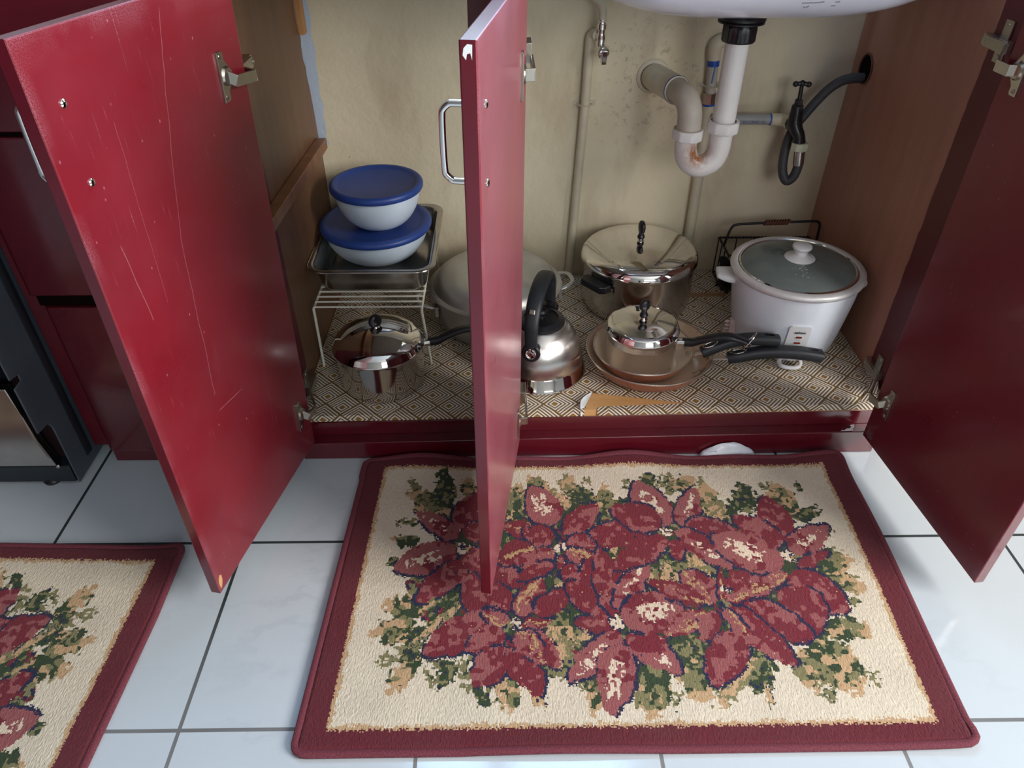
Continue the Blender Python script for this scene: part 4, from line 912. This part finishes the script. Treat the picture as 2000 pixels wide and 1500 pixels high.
obj('flexible_tube', B().tube(Wv([(0.9805,0.722,0.680),(0.9805,0.722,0.690),(0.9785,0.722,0.704),(0.9680,0.722,0.7180),(0.9500,0.7215,0.7280),(0.925,0.722,0.7350),(0.91,0.724,0.75),(0.905,0.73,0.80),(0.905,0.732,0.862)]), 0.0078, 16, per=5), 'painted_pipe', t)
t = thing('washer_feed_pipe', 'grey plastic water pipe with blue glue marks, behind the sink drain', 'pipe', (1.232, wy(1.232)-0.013, 0.11)); o_ = t.location
Wp = lambda P: [Vector(p)-o_ for p in P]; yp = wy(1.23)-0.014
obj('lower_pipe', B().tube(Wp([(1.2310,yp,0.105),(1.2305,yp,0.30),(1.2290,yp,0.475)]), 0.0118, 20, smooth=False), 'painted_pipe', t)
obj('tee_pipe', B().tube(Wp([(1.2290,yp,0.470),(1.2265,yp,0.515)]), 0.0128, 20, smooth=False), 'painted_pipe', t)
obj('steel_coupling', B().tube(Wp([(1.2265,yp,0.512),(1.2255,yp,0.534)]), 0.0138, 8, smooth=False), 'hinge_nickel', t, smooth=20)
obj('glue_band', B().tube(Wp([(1.2272,yp,0.508),(1.2268,yp,0.5125)]), 0.0134, 20, smooth=False), 'blue_glue', t)
obj('upper_pipe', B().tube(Wp([(1.2255,yp,0.532),(1.2215,yp,0.606)]), 0.0112, 20, smooth=False), 'pvc_grey', t)
obj('glue_band', B().tube(Wp([(1.2226,yp,0.588),(1.2220,yp,0.600)]), 0.0124, 20, smooth=False).obox(V(1.2235,yp-0.0118,0.574)-o_, (1,0,0),(0,1,0),(0.05,0,1),0.0010,0.001,0.018), 'blue_glue', t)
obj('top_elbow', B().tube(Wp([(1.2220,yp,0.600),(1.2205,yp,0.618),(1.2225,yp-0.001,0.630),(1.2320,yp-0.002,0.6370),(1.2450,yp-0.002,0.6370)]), 0.0135, 20, per=5), 'painted_pipe', t)
b = B(); clip(b, 1.2265, 0.548, o_, 0.016); obj('pipe_clip', b, 'painted_pipe', t)
yh = 0.742
obj('side_pipe', B().tube(Wp([(1.232,yh+0.006,0.4835),(1.361,yh,0.4835)]), 0.0112, 20, smooth=False), 'pipe_grey', t, label='grey horizontal branch pipe with faint blue print')
obj('glue_band', B().tube(Wp([(1.3570,yh,0.4835),(1.3605,yh,0.4835)]), 0.0119, 20, smooth=False), 'blue_glue', t)
obj('tap_socket', B().tube(Wp([(1.360,yh,0.4835),(1.382,yh-0.001,0.483),(1.391,yh-0.010,0.4825),(1.394,yh-0.026,0.4825)]), 0.0128, 20, per=4), 'painted_pipe', t)
text('pipe_print', 'CTS CPVC 11', 0.0100, lambda a, c: V(1.318+a, yh-0.0122+0.25*max(0, c)*0, 0.4775+c)-o_, 'blue_print', bpy.data.objects['washer_feed_pipe'])
# ------------------------------------------------------------ black tap and grey hose
t = thing('garden_tap', 'small black plastic tap with a T handle, on the wall right of the drain', 'tap', (1.402, 0.700, 0.485)); o_ = t.location
Wt = lambda P: [Vector(p)-o_ for p in P]
obj('tap_body', B().tube(Wt([(1.394,0.722,0.4825),(1.398,0.706,0.4830)]), 0.0135, 8, smooth=False).sweep(Wt([(1.3965,0.702,0.524),(1.397,0.701,0.506),(1.398,0.700,0.490),(1.402,0.695,0.478),(1.409,0.690,0.466),(1.412,0.690,0.453)]), [(0.0105,0.0105),(0.0125,0.0125),(0.0140,0.0140),(0.0125,0.0125),(0.0110,0.0110),(0.0125,0.0125)], n=16, per=4).lathe([(0.0001,0.030),(0.0125,0.030),(0.0125,0.040),(0.0085,0.042),(0.0080,0.052),(0.0001,0.052)], 6, (-0.0055,0.002,0)), 'black_plastic', t, smooth=30)
obj('spindle', B().tube(Wt([(1.3965,0.702,0.534),(1.395,0.7025,0.566)]), 0.0042, 12, smooth=False), 'black_plastic', t)
obj('tap_handle', B().tube(Wt([(1.3840,0.704,0.5665),(1.3950,0.7025,0.5690),(1.4065,0.701,0.5665)]), 0.0044, 12, per=4).ellipsoid((1.3825-o_.x,0.704-o_.y,0.5670-o_.z),0.0062,0.0062,0.0058).ellipsoid((1.4080-o_.x,0.701-o_.y,0.5670-o_.z),0.0062,0.0062,0.0058).ellipsoid((1.3950-o_.x,0.7025-o_.y,0.5685-o_.z),0.0060,0.0060,0.0065), 'black_plastic', t)
t2 = thing('water_hose', 'dark grey rubber hose looping below the black tap and out through the right side', 'hose', (1.414, 0.690, 0.42)); o_ = t2.location
HP = [(1.545,0.719,0.573),(1.521,0.719,0.5745),(1.488,0.721,0.5700),(1.463,0.723,0.5530),(1.444,0.725,0.5280),(1.427,0.729,0.498),(1.410,0.730,0.468),(1.400,0.721,0.440),(1.3955,0.710,0.410),(1.3970,0.700,0.382),(1.4070,0.694,0.3655),(1.4180,0.690,0.3750),(1.4230,0.690,0.398),(1.4215,0.690,0.420)]
obj('hose_tube', B().tube(Wt(HP), 0.0098, 20, per=6) if False else B().tube([Vector(p)-o_ for p in HP], 0.0098, 20, per=6), 'hose_grey', t2)
obj('crimp_sleeve', B().tube([V(1.4225,0.690,0.404)-o_, V(1.4185,0.690,0.434)-o_], 0.0112, 20, smooth=False), 'tray_steel', t2, label='silver crimp sleeve')
b = B(); n = 40; c = V(1.4155,0.690,0.4355)-o_
rows = [[V((r_+(0.0012 if k % 5 in (0,1) and 0 < i < 4 else 0))*math.cos(2*PI*k/n), (r_+(0.0012 if k % 5 in (0,1) and 0 < i < 4 else 0))*math.sin(2*PI*k/n), z)+c for k in range(n)] for i, (r_, z) in enumerate([(0.010,0),(0.0160,0.0005),(0.0165,0.003),(0.0165,0.0150),(0.0150,0.0165),(0.010,0.0165)])]
obj('hose_nut', b.grid(rows, closed_u=True), 'cream_nut', t2, smooth=30)
# ------------------------------------------------------------ drawer cabinet at the left
t = thing('drawer_cabinet', 'dark red cabinet with stacked handleless fronts between the stove and the sink cabinet', 'cabinet', (-0.008, 0.21, 0)); o_ = t.location
def BW(*a): return B().box(*a)
obj('carcass', BW(-0.010, 0.372, 0.222, wy(0)-0.006, 0.030, 0.862), 'cabinet_paint', t, True)
obj('plinth', BW(0.024, 0.388, 0.2085, 0.222, 0, 0.036), 'cabinet_paint', t, True, bevel=0.001)
obj('frame_stile', BW(-0.010, 0.018, 0.2145, 0.224, 0.036, 0.862), 'cabinet_paint', t, True, bevel=0.0015)
def front(name, z0, z1, x0, sl):
    # slab with rolled left edge
    pr = [(x0,0.2145),(x0+0.002,0.2070),(x0+0.007,0.2005),(x0+0.014,0.1985),(0.386,0.1985),(0.386,0.2145)]
    return obj(name, B().prism(pr, lambda a, c, d: V(a, c, d), z0, z1), 'cabinet_paint', t, True, bevel=0.002, smooth=50)
obj('gap_shade_strip', BW(0.010, 0.386, 0.2050, 0.2225, 0.6370, 0.6455), 'gap_shade', t, True)  # filler strip; the shade between the fronts is put into its colour
front('drawer_front', 0.645, 0.846, 0.004, 0); front('drawer_front', 0.379, 0.6375, 0.0035, 0)
front('drawer_front', 0.034, 0.3565, 0.020, 0)
obj('slot_shade_strip', BW(0.016, 0.386, 0.2060, 0.2225, 0.3570, 0.3780), 'gap_shade', t, True, label='dark strip standing for the shade in the finger gap above the lowest front')  # recess shade painted as a near-black filler strip
# ------------------------------------------------------------ stove
t = thing('stove', 'dark grey freestanding stove with a steel lower drawer, at the left edge', 'stove', (-0.30, 0.40, 0)); o_ = t.location
pr = [(0.1450,0.0035),(0.72,0.0035),(0.72,0.90),(0.132,0.90),(0.132,0.278),(0.1250,0.272),(0.1250,0.268),(0.1350,0.262),(0.1350,0.252),(0.1180,0.258),(0.1180,0.160),(0.1440,0.156),(0.1500,0.140)]
obj('side_panel', B().prism([(0.148,0.0035),(0.70,0.0035),(0.70,0.90),(0.118,0.90),(0.112,0.305),(0.112,0.272),(0.134,0.268),(0.134,0.256),(0.112,0.254),(0.112,0.157),(0.143,0.153),(0.150,0.139)], lambda a, c, d: V(d, a, c), -0.0225, -0.0195), 'stove_grey', t, True, bevel=0.0008)
obj('side_recess', BW(-0.0198, -0.0165, 0.195, 0.212, 0.028, 0.86), 'stove_black', t, True)
obj('stove_body', BW(-0.60, -0.0235, 0.185, 0.70, 0.012, 0.895), 'stove_black', t, True)
obj('base_strip', BW(-0.60, -0.0245, 0.146, 0.185, 0.006, 0.046), 'stove_black', t, True, bevel=0.002)
obj('storage_drawer', B().prism([(-0.59,0.052),(-0.042,0.052),(-0.0465,0.075),(-0.0535,0.115),(-0.0560,0.165),(-0.0600,0.232),(-0.59,0.232)], lambda a, c, d: V(a, d, c), 0.140, 0.158), 'stove_steel', t, True, bevel=0.0025, label='steel lower drawer front')
obj('drawer_gap_shade', B().prism([(-0.060,0.047),(-0.0255,0.047),(-0.0255,0.150),(-0.0400,0.152),(-0.0580,0.250),(-0.075,0.25)], lambda a, c, d: V(a, d, c), 0.172, 0.184), 'stove_gap_shade', t, True, label='dark brown sheet standing for the shade in the gap beside the drawer')  # backing sheet whose dark colour stands for shade in the gap
b = obj('oven_door', B().box(-0.59, -0.048, 0.120, 0.182, 0.262, 0.72), 'stove_black', t, True, bevel=0.006)
obj('drawer_screw', B().disc(V(-0.0400,0.1430,0.0505), (0,-1,0.2), 0.0035, 0.004, 14), 'chrome', t, True)
for x in (-0.075, -0.55): obj('foot', B().lathe([(0.0001,0),(0.016,0),(0.017,0.004),(0.010,0.013),(0.0001,0.013)], 20, (x, 0.158, 0)), 'black_plastic', t, True)
# ------------------------------------------------------------ bag scrap by the plinth
rows = []
for i in range(15):
    u = i/14; h = 0.030*math.sin(PI*u)**0.8; row = []
    for j in range(7):
        v = j/6; x = 1.166+0.112*u
        row.append(V(x, yt(x)-0.004-0.012*v+0.004*mnoise.noise(V(u*6, v*4, 3)), 0.0015+h*(1-v)**0.7+0.003*abs(mnoise.noise(V(u*9, v*5, 1)))+0.002))
    rows.append(row)
tag(obj('plastic_bag', B().grid(rows), 'plastic_bag', solid=0.0006, smooth=25), 'crumpled white plastic bag scrap tucked between the rug and the red plinth', 'bag')
# ------------------------------------------------------------ rugs
RUG = """L -272 116 -355 191 54 g;L -292 150 -309 244 37 d;L -241 164 -262 222 34 g;L -325 151 -365 218 23 o;L -337 117 -384 120 18 o;L -333 75 -378 81 26 g;L -361 39 -378 28 15 d;L -314 11 -338 1 37 o;L -249 -18 -312 -52 42 d;L -293 -48 -338 -48 26 t;L -314 -71 -368 -47 42 g;L -318 -96 -382 -99 43 g;L -325 -124 -370 -155 17 o;L -312 -131 -339 -194 34 g;L -282 -117 -272 -191 44 o;L -306 -89 -326 -144 26 d;L -248 -49 -322 -124 15 t;L -259 -145 -269 -187 27 d;L -232 -139 -231 -190 32 o;L -222 -178 -207 -220 17 d;L -207 -172 -190 -209 26 o;L -175 -166 -170 -225 32 g;L -142 -185 -125 -222 14 t;L -120 -157 -95 -180 22 o;L -119 -80 -55 -108 50 g;L -111 -106 -96 -155 44 t;L -74 -66 -53 -85 21 d;L -146 -11 -121 8 29 o;L -109 -15 -79 -12 31 g;L -165 25 -159 -7 27 d;L -160 115 -169 205 48 g;L -113 183 -142 226 35 g;L -74 147 -116 204 26 t;L -77 209 -23 147 41 d;L -75 188 -76 236 26 t;L -47 208 -30 224 16 o;L -11 118 -6 197 33 g;L -30 41 42 66 37 g;L 1 23 26 6 25 d;L 34 161 5 141 25 d;L 23 197 41 213 17 o;L -43 -167 -53 -229 28 g;L -62 -174 -70 -196 11 o;L 30 192 33 213 18 o;L 68 186 82 228 30 d;L 104 175 118 233 33 o;L 129 190 158 222 40 g;L 178 190 178 222 16 o;L 169 115 183 195 47 g;L 167 139 218 134 54 t;L 209 101 225 164 24 d;L 247 134 251 205 42 d;L 283 158 298 209 25 o;L 312 118 314 199 55 g;L 353 188 356 209 11 d;L 327 118 369 147 26 d;L 371 108 372 80 14 d;L 228 91 216 115 31 d;L 327 32 392 29 47 g;L 334 2 388 -28 45 g;L 311 -71 372 -57 17 o;L 309 -97 369 -108 41 g;L 274 -114 308 -132 50 g;L 292 -125 326 -198 62 g;L 342 -173 361 -192 18 o;L 264 -135 262 -194 47 g;L 279 -162 282 -213 32 o;L 212 -134 180 -202 36 d;L 191 -144 127 -217 29 t;L 199 -190 193 -226 12 t;L 163 -157 138 -183 21 d;L 36 -155 26 -233 52 g;L 90 -112 99 -210 56 g;L 68 -194 59 -225 14 o;L 117 -173 123 -198 16 o;L 114 -116 119 -150 32 d;L 117 52 84 -10 39 g;L 135 39 146 -3 42 t;L 61 14 40 -33 29 g;L 221 -36 252 -44 37 d;L 193 64 193 34 25 d;L 80 39 104 39 34 d;P -247 116 -225 144 46 r;P -260 102 -245 184 56 r;P -267 84 -341 141 39 w;P -271 61 -361 22 69 w;P -254 33 -321 -42 45 r;P -252 61 -219 9 43 r;P -253 83 -218 115 42 p;P -246 10 -249 -14 40 r;P -203 17 -159 -15 46 r;P -133 68 -192 34 53 t;P -139 96 -185 110 41 t;P -102 114 -138 196 64 W;P -82 90 -26 154 47 p;P -104 73 -149 101 48 r;P -105 55 -150 17 38 T;P -103 29 -162 -3 27 r;P -44 72 73 107 56 r;P -76 77 -35 63 40 p;P -92 42 -91 4 12 t;P -83 24 -40 -24 50 r;P -81 54 -24 19 33 T;P -23 41 -44 -24 50 r;P -176 -65 -247 -20 69 r;P -160 -73 -126 -9 43 T;P -135 -69 -79 -30 39 r;P -215 -79 -295 -134 59 p;P -177 -87 -216 -66 28 T;P -183 -101 -235 -130 41 p;P -174 -129 -222 -184 50 p;P -136 -102 -104 -157 29 r;P -171 -133 -130 -199 43 r;P -158 -91 -111 -82 20 t;P -161 -102 -126 -148 35 T;P -13 -71 -78 -16 53 r;P -4 -75 -23 45 51 r;P -5 -95 -67 -88 29 r;P -6 -63 50 27 39 w;P -5 -107 -83 -178 42 W;P -6 -125 -28 -225 55 W;P 7 -104 70 -167 45 w;P 2 -114 59 -129 39 r;P 2 -82 92 -57 74 W;P 94 102 59 204 67 W;P 123 104 159 187 42 w;P 86 107 10 146 63 r;P 127 102 218 77 67 r;P 90 79 3 19 49 r;P 107 74 106 33 24 r;P 115 97 184 19 44 w;P 293 67 286 168 60 r;P 283 59 224 124 53 p;P 297 45 369 99 48 w;P 301 15 354 44 24 r;P 264 7 174 -19 40 r;P 279 0 350 -68 70 p;P 282 -21 289 -107 71 r;P 177 -54 277 -114 60 r;P 148 -54 114 5 51 T;P 135 -54 57 -14 36 t;P 128 -69 69 -108 37 T;P 147 -69 121 -116 32 p;P 176 -106 123 -184 56 p;P 277 5 175 -47 37 T;P 164 -47 170 4 16 t;P 168 -62 239 -156 49 p;P 161 -66 185 -110 22 T;P 275 20 178 76 79 W;C -259 61 20;C -95 59 17;C -166 -87 15;C -8 -86 19;C 93 93 17;C 290 37 20;C 167 -27 13"""
def weave(W_, H_, st):
    """colours of the loom-woven poinsettia pattern on a W x H mm rug, one colour per stitch"""
    nx, ny = int(W_/st), int(H_/st); rng = np.random.default_rng(5)
    X_, Y_ = np.meshgrid((np.arange(nx)+0.5)*st-W_/2, (np.arange(ny)+0.5)*st-H_/2)
    def vn(s, seed, oct_=2):
        out = np.zeros_like(X_); amp = 1.0; tot = 0
        for o in range(oct_):
            r = np.random.default_rng(seed+o*17); g = r.random((64, 64)); fx = (X_/s+100)*(2**o); fy = (Y_/s+100)*(2**o)
            ix = np.floor(fx).astype(int); iy = np.floor(fy).astype(int); ax = fx-ix; ay = fy-iy; ax = ax*ax*(3-2*ax); ay = ay*ay*(3-2*ay)
            G = lambda a, b_: g[b_ % 64, a % 64]
            out += amp*((G(ix,iy)*(1-ax)+G(ix+1,iy)*ax)*(1-ay)+(G(ix,iy+1)*(1-ax)+G(ix+1,iy+1)*ax)*ay); tot += amp; amp *= 0.5
        return out/tot
    cream = (0.66,0.58,0.45); cream2 = (0.60,0.50,0.34); tan = (0.50,0.33,0.18); olive = (0.20,0.185,0.085); green = (0.026,0.050,0.022); navy = (0.010,0.016,0.055)
    red = (0.165,0.015,0.028); pink = (0.285,0.085,0.088); white = (0.70,0.58,0.44); gold = (0.44,0.28,0.14); wine = (0.112,0.012,0.022)
    col = np.zeros((ny, nx, 3)); col[:] = wine
    jx = X_+(rng.random(X_.shape)-0.5)*3.0; jy = Y_+(rng.random(X_.shape)-0.5)*6.0
    wob = (vn(16, 3)-0.5)*12
    inx = (np.abs(jx+1.5) < 421); iny = (jy < 255) & (jy > -251)
    col[inx & iny] = tan
    inx2 = (np.abs(jx+1.5+(vn(9, 40)-0.5)*9) < 415); iny2 = (jy+(vn(9, 41)-0.5)*9 < 249) & (jy+(vn(9, 42)-0.5)*9 > -245)
    col[inx2 & iny2] = cream
    n1, n2, n3, n4 = vn(11, 7), vn(7, 9, 2), vn(19, 11), vn(5, 13, 1); n5 = vn(14, 51); n6 = vn(9, 61)
    XX = X_+(vn(13, 21)-0.5)*9+(rng.random(X_.shape)-0.5)*2.0; YY = Y_+(vn(13, 22)-0.5)*9+(rng.random(X_.shape)-0.5)*4.5
    ragx = X_+(vn(7, 31)-0.5)*22; ragy = Y_+(vn(7, 32)-0.5)*22
    def shp(px, py, a, c, w, pw=0.75, grow=0.0):
        ax, ay = a; bx, by = c; dx, dy = bx-ax, by-ay; L = math.hypot(dx, dy)+1e-6; dx /= L; dy /= L
        s = ((px-ax)*dx+(py-ay)*dy+grow*0.6)/(L+grow*1.2); tt = (-(px-ax)*dy+(py-ay)*dx)
        sc = np.clip(s, 0, 1); pr = (np.clip(sc**0.55*(1-sc)**0.80/0.418, 0, 1))**(0.92 if pw > 0.7 else 0.85); hw = w/2*pr+grow*(pr > 0.01)
        return (s > 0) & (s < 1) & (np.abs(tt) < hw), sc, tt/np.maximum(hw, 1e-6)
    items = [q.split() for q in RUG.split(';')]
    L_ = [q for q in items if q[0] == 'L']; P_ = [q for q in items if q[0] == 'P']; C_ = [q for q in items if q[0] == 'C']
    # faint sprigs and a halo of foliage under everything
    hb = (np.hypot(ragx/345.0, (ragy+5)/178.0) < 1.0)
    col[hb] = green; mm = hb & (n1 > 0.60); col[mm] = red; mm = hb & (n5 > 0.64); col[mm] = olive; mm = hb & (n2 < 0.36); col[mm] = navy
    for q in L_:
        a = (float(q[1]), float(q[2])); c = (float(q[3]), float(q[4])); w = float(q[5])*1.12; k = q[6]
        c = (a[0]+(c[0]-a[0])*1.13, a[1]+(c[1]-a[1])*1.13); w *= 1.0; m, s, t_ = shp(ragx, ragy, a, c, w, 0.62)
        mix = n1+0.25*(s-0.5)
        if k == 'd': col[m] = green; mm = m & (n2 > 0.62); col[mm] = olive; mm = m & (n2 < 0.26); col[mm] = navy
        elif k == 'o':
            thin = m & (n2 > 0.42); col[thin] = olive; mm = thin & (n4 > 0.72); col[mm] = green
        elif k == 't':
            col[m] = tan; mm = m & (n2 > 0.60); col[mm] = olive; mm = m & (t_ > 0.55); col[mm] = navy if w < 26 else olive
        else:
            col[m] = olive; mm = m & (mix < 0.44) & (s < 0.8); col[mm] = green; mm = m & (n5 > 0.56); col[mm] = tan; mm = m & (n6 > 0.66); col[mm] = green
            mm = m & (s > 0.80); col[mm] = tan
    for q in P_:
        a = (float(q[1]), float(q[2])); c = (float(q[3]), float(q[4])); w = float(q[5])*1.06; c = (a[0]+(c[0]-a[0])*1.10, a[1]+(c[1]-a[1])*1.10); k = q[6]
        m, s, t_ = shp(XX, YY, a, c, w, 0.78, 4.6)
        side = m & (n3+0.15*t_ > 0.44); col[side] = navy
        m, s, t_ = shp(XX, YY, a, c, w, 0.78)
        cx_ = (a[0]+c[0])/2; cy_ = (a[1]+c[1])/2
        rim = np.abs(t_) > 0.55+0.35*(n1-0.5)
        if k == 'r': col[m] = red; mm = m & (n1+0.10*t_ > 0.62); col[mm] = pink
        elif k == 'p': col[m] = pink; mm = m & (n1 < 0.46); col[mm] = red; mm = m & (t_ > 0.35) & (n2 > 0.4); col[mm] = red
        elif k in 'wW':
            col[m] = pink; mm = m & (n5 < 0.40) & (s < 0.6) ; col[mm] = red
            core = m & (np.abs(t_) < (0.42 if k == 'W' else 0.28)) & (s > 0.25) & (s < 0.80) & (n2 > 0.40); col[core] = white
            mm = core & (n4 < 0.30); col[mm] = pink
        elif k == 'T': col[m] = pink; mm = m & (n1 < 0.42); col[mm] = red; mm = m & (np.abs(t_-0.5+0.5*(s-0.5)) < 0.20) & (n2 > 0.40); col[mm] = gold; mm = m & (np.abs(t_) < 0.12) & (n4 > 0.55); col[mm] = gold
        elif k == 't': col[m] = red; mm = m & (np.sin(t_*4.5+s*3) > 0.45) & (n2 > 0.42); col[mm] = gold; mm = m & (n1 > 0.66); col[mm] = pink
    for q in C_:
        r = np.hypot(X_-float(q[1]), (Y_-float(q[2])))+(n2-0.5)*14; R_ = float(q[3])*0.62
        col[r < R_] = navy; mm = (r < R_*0.95) & (n4 > 0.52); col[mm] = white; mm = (r < R_*0.9) & (n4 < 0.26); col[mm] = gold
    # individual stray stitches
    stray = rng.random(X_.shape); mid = (np.abs(X_) < 412) & (np.abs(Y_) < 243)
    sm_ = (stray > 0.9985) & mid; col[sm_] = cream2
    col *= (0.94+0.12*rng.random(X_.shape))[..., None]
    return nx, ny, col
def rug_mesh():
    W_, H_, st = 926.0, 566.0, 1.9
    nx, ny, col = weave(W_, H_, st)
    xs = np.linspace(-W_/2, W_/2, nx+1)/1000; ys = np.linspace(-H_/2, H_/2, ny+1)/1000
    GX, GY = np.meshgrid(xs, ys)
    e = np.minimum(np.minimum(GX-xs[0], xs[-1]-GX), np.minimum(GY-ys[0], ys[-1]-GY))
    # rounded corners of the outline
    rc = 0.016; qx = np.maximum(np.abs(GX)-(xs[-1]-rc), 0); qy = np.maximum(np.abs(GY)-(ys[-1]-rc), 0); rr = np.hypot(qx, qy)
    k = np.where(rr > rc, rc/np.maximum(rr, 1e-9), 1.0); inn = (qx > 0) & (qy > 0) & (rr > rc)
    GX = np.where(inn, np.sign(GX)*((xs[-1]-rc)+qx*k), GX); GY = np.where(inn, np.sign(GY)*((ys[-1]-rc)+qy*k), GY)
    rng = np.random.default_rng(9)
    Z = 0.0098+0.0006*np.sin(GX*41)*np.sin(GY*37)+(rng.random(GX.shape)-0.5)*0.0007
    Z = np.where(e < 0.012, 0.0045+(Z-0.0045)*np.clip((e-0.004)/0.006, 0, 1)**0.6, Z)
    return nx, ny, col, GX, GY, Z
def lift(x, y, mode):
    """slow waves of the rug lying on the floor (metres)"""
    if mode == 0:
        f = max(0, (y-0.20)/0.083)
        a = f*f*(0.006+0.0050*math.sin(x*17+0.8)+0.004*math.sin(x*31)); g = max(0, (-y-0.22)/0.063)
        a += g*g*0.0045*max(0, math.sin(x*11+2.6)); h = max(0, (x-0.40)/0.063); a += h*h*0.002*(1+math.sin(y*14))
        return max(a, 0)
    h = max(0, (-x-0.38)/0.083)**2*max(0, (-y-0.15)/0.133); return 0.012*h
def build_rug(label, loc, rz, mode, data):
    nx, ny, col, GX, GY, Z = data
    t = thing('floor_rug', label, 'rug', loc, (0, 0, rz), 'poinsettia rugs on the tiled floor')
    bx = np.maximum(0, 1)*0
    wav = np.vectorize(lambda a, c: lift(a, c, mode))(GX, GY)
    # outline drifts a little where the cloth is pulled
    HX = GX.copy(); HY = GY.copy()
    if mode == 0:
        HX += 0.006*np.sin((GY+0.28)/0.566*PI)*np.clip(GX/0.46, 0, 1)-0.0095*(GY < 0)*0+0.010*GY/0.283*1.0
        HY += 0.003*np.sin(GX*12+1.0)*np.clip(GY/0.28, 0, 1)
    me = bpy.data.meshes.new('pile')
    co = np.stack([HX, HY, Z+wav], -1).reshape(-1, 3)
    idx = np.arange((nx+1)*(ny+1)).reshape(ny+1, nx+1)
    q = np.stack([idx[:-1, :-1], idx[:-1, 1:], idx[1:, 1:], idx[1:, :-1]], -1).reshape(-1, 4)
    me.vertices.add(len(co)); me.vertices.foreach_set('co', co.ravel().astype(np.float32))
    me.loops.add(q.size); me.loops.foreach_set('vertex_index', q.ravel().astype(np.int32))
    me.polygons.add(len(q)); me.polygons.foreach_set('loop_start', (np.arange(len(q))*4).astype(np.int32)); me.polygons.foreach_set('loop_total', np.full(len(q), 4, np.int32))
    me.update(calc_edges=True); me.polygons.foreach_set('use_smooth', np.ones(len(q), bool))
    at = me.color_attributes.new('weave', 'FLOAT_COLOR', 'CORNER')
    cc = np.concatenate([col.reshape(-1, 3), np.ones((nx*ny, 1))], 1); at.data.foreach_set('color', np.repeat(cc, 4, axis=0).ravel().astype(np.float32))
    o = bpy.data.objects.new('pile', me); C.objects.link(o); me.materials.append(mats['rug_pile']); o.parent = t
    # sewn binding round the edge
    out = []
    def ed(i, j): return V(HX[i, j], HY[i, j], 0.0052+wav[i, j])
    seq = [(0, j) for j in range(0, nx, 6)]+[(i, nx) for i in range(0, ny, 6)]+[(ny, j) for j in range(nx, 0, -6)]+[(i, 0) for i in range(ny, 0, -6)]
    P = [ed(*s_) for s_ in seq]; c = V(0, 0, 0)
    P = [p+V(-math.copysign(0.0025, p.x) if abs(p.x) > 0.455 else 0, -math.copysign(0.0025, p.y) if abs(p.y) > 0.275 else 0, 0) for p in P]
    obj('binding', B().sweep(P, (0.0058, 0.0050), n=10, closed=True, smooth=False, power=2.2), 'rug_binding', t, label='stitched wine coloured edge binding')
    return t
RD = rug_mesh()
build_rug('cream rug with red poinsettias and wine border, in front of the open sink cabinet', (0.966, -0.087, 0.0004), 0.0, 0, RD)
a = math.radians(-2.0); Rm = Matrix.Rotation(a, 3, 'Z'); corner = V(0.2385, -0.0150, 0); ctr = corner-Rm @ V(0.463, 0.283, 0)
build_rug('cream rug with poinsettias and wine border cut off by the left edge', (ctr.x, ctr.y, 0.0004), a+PI, 1, RD)
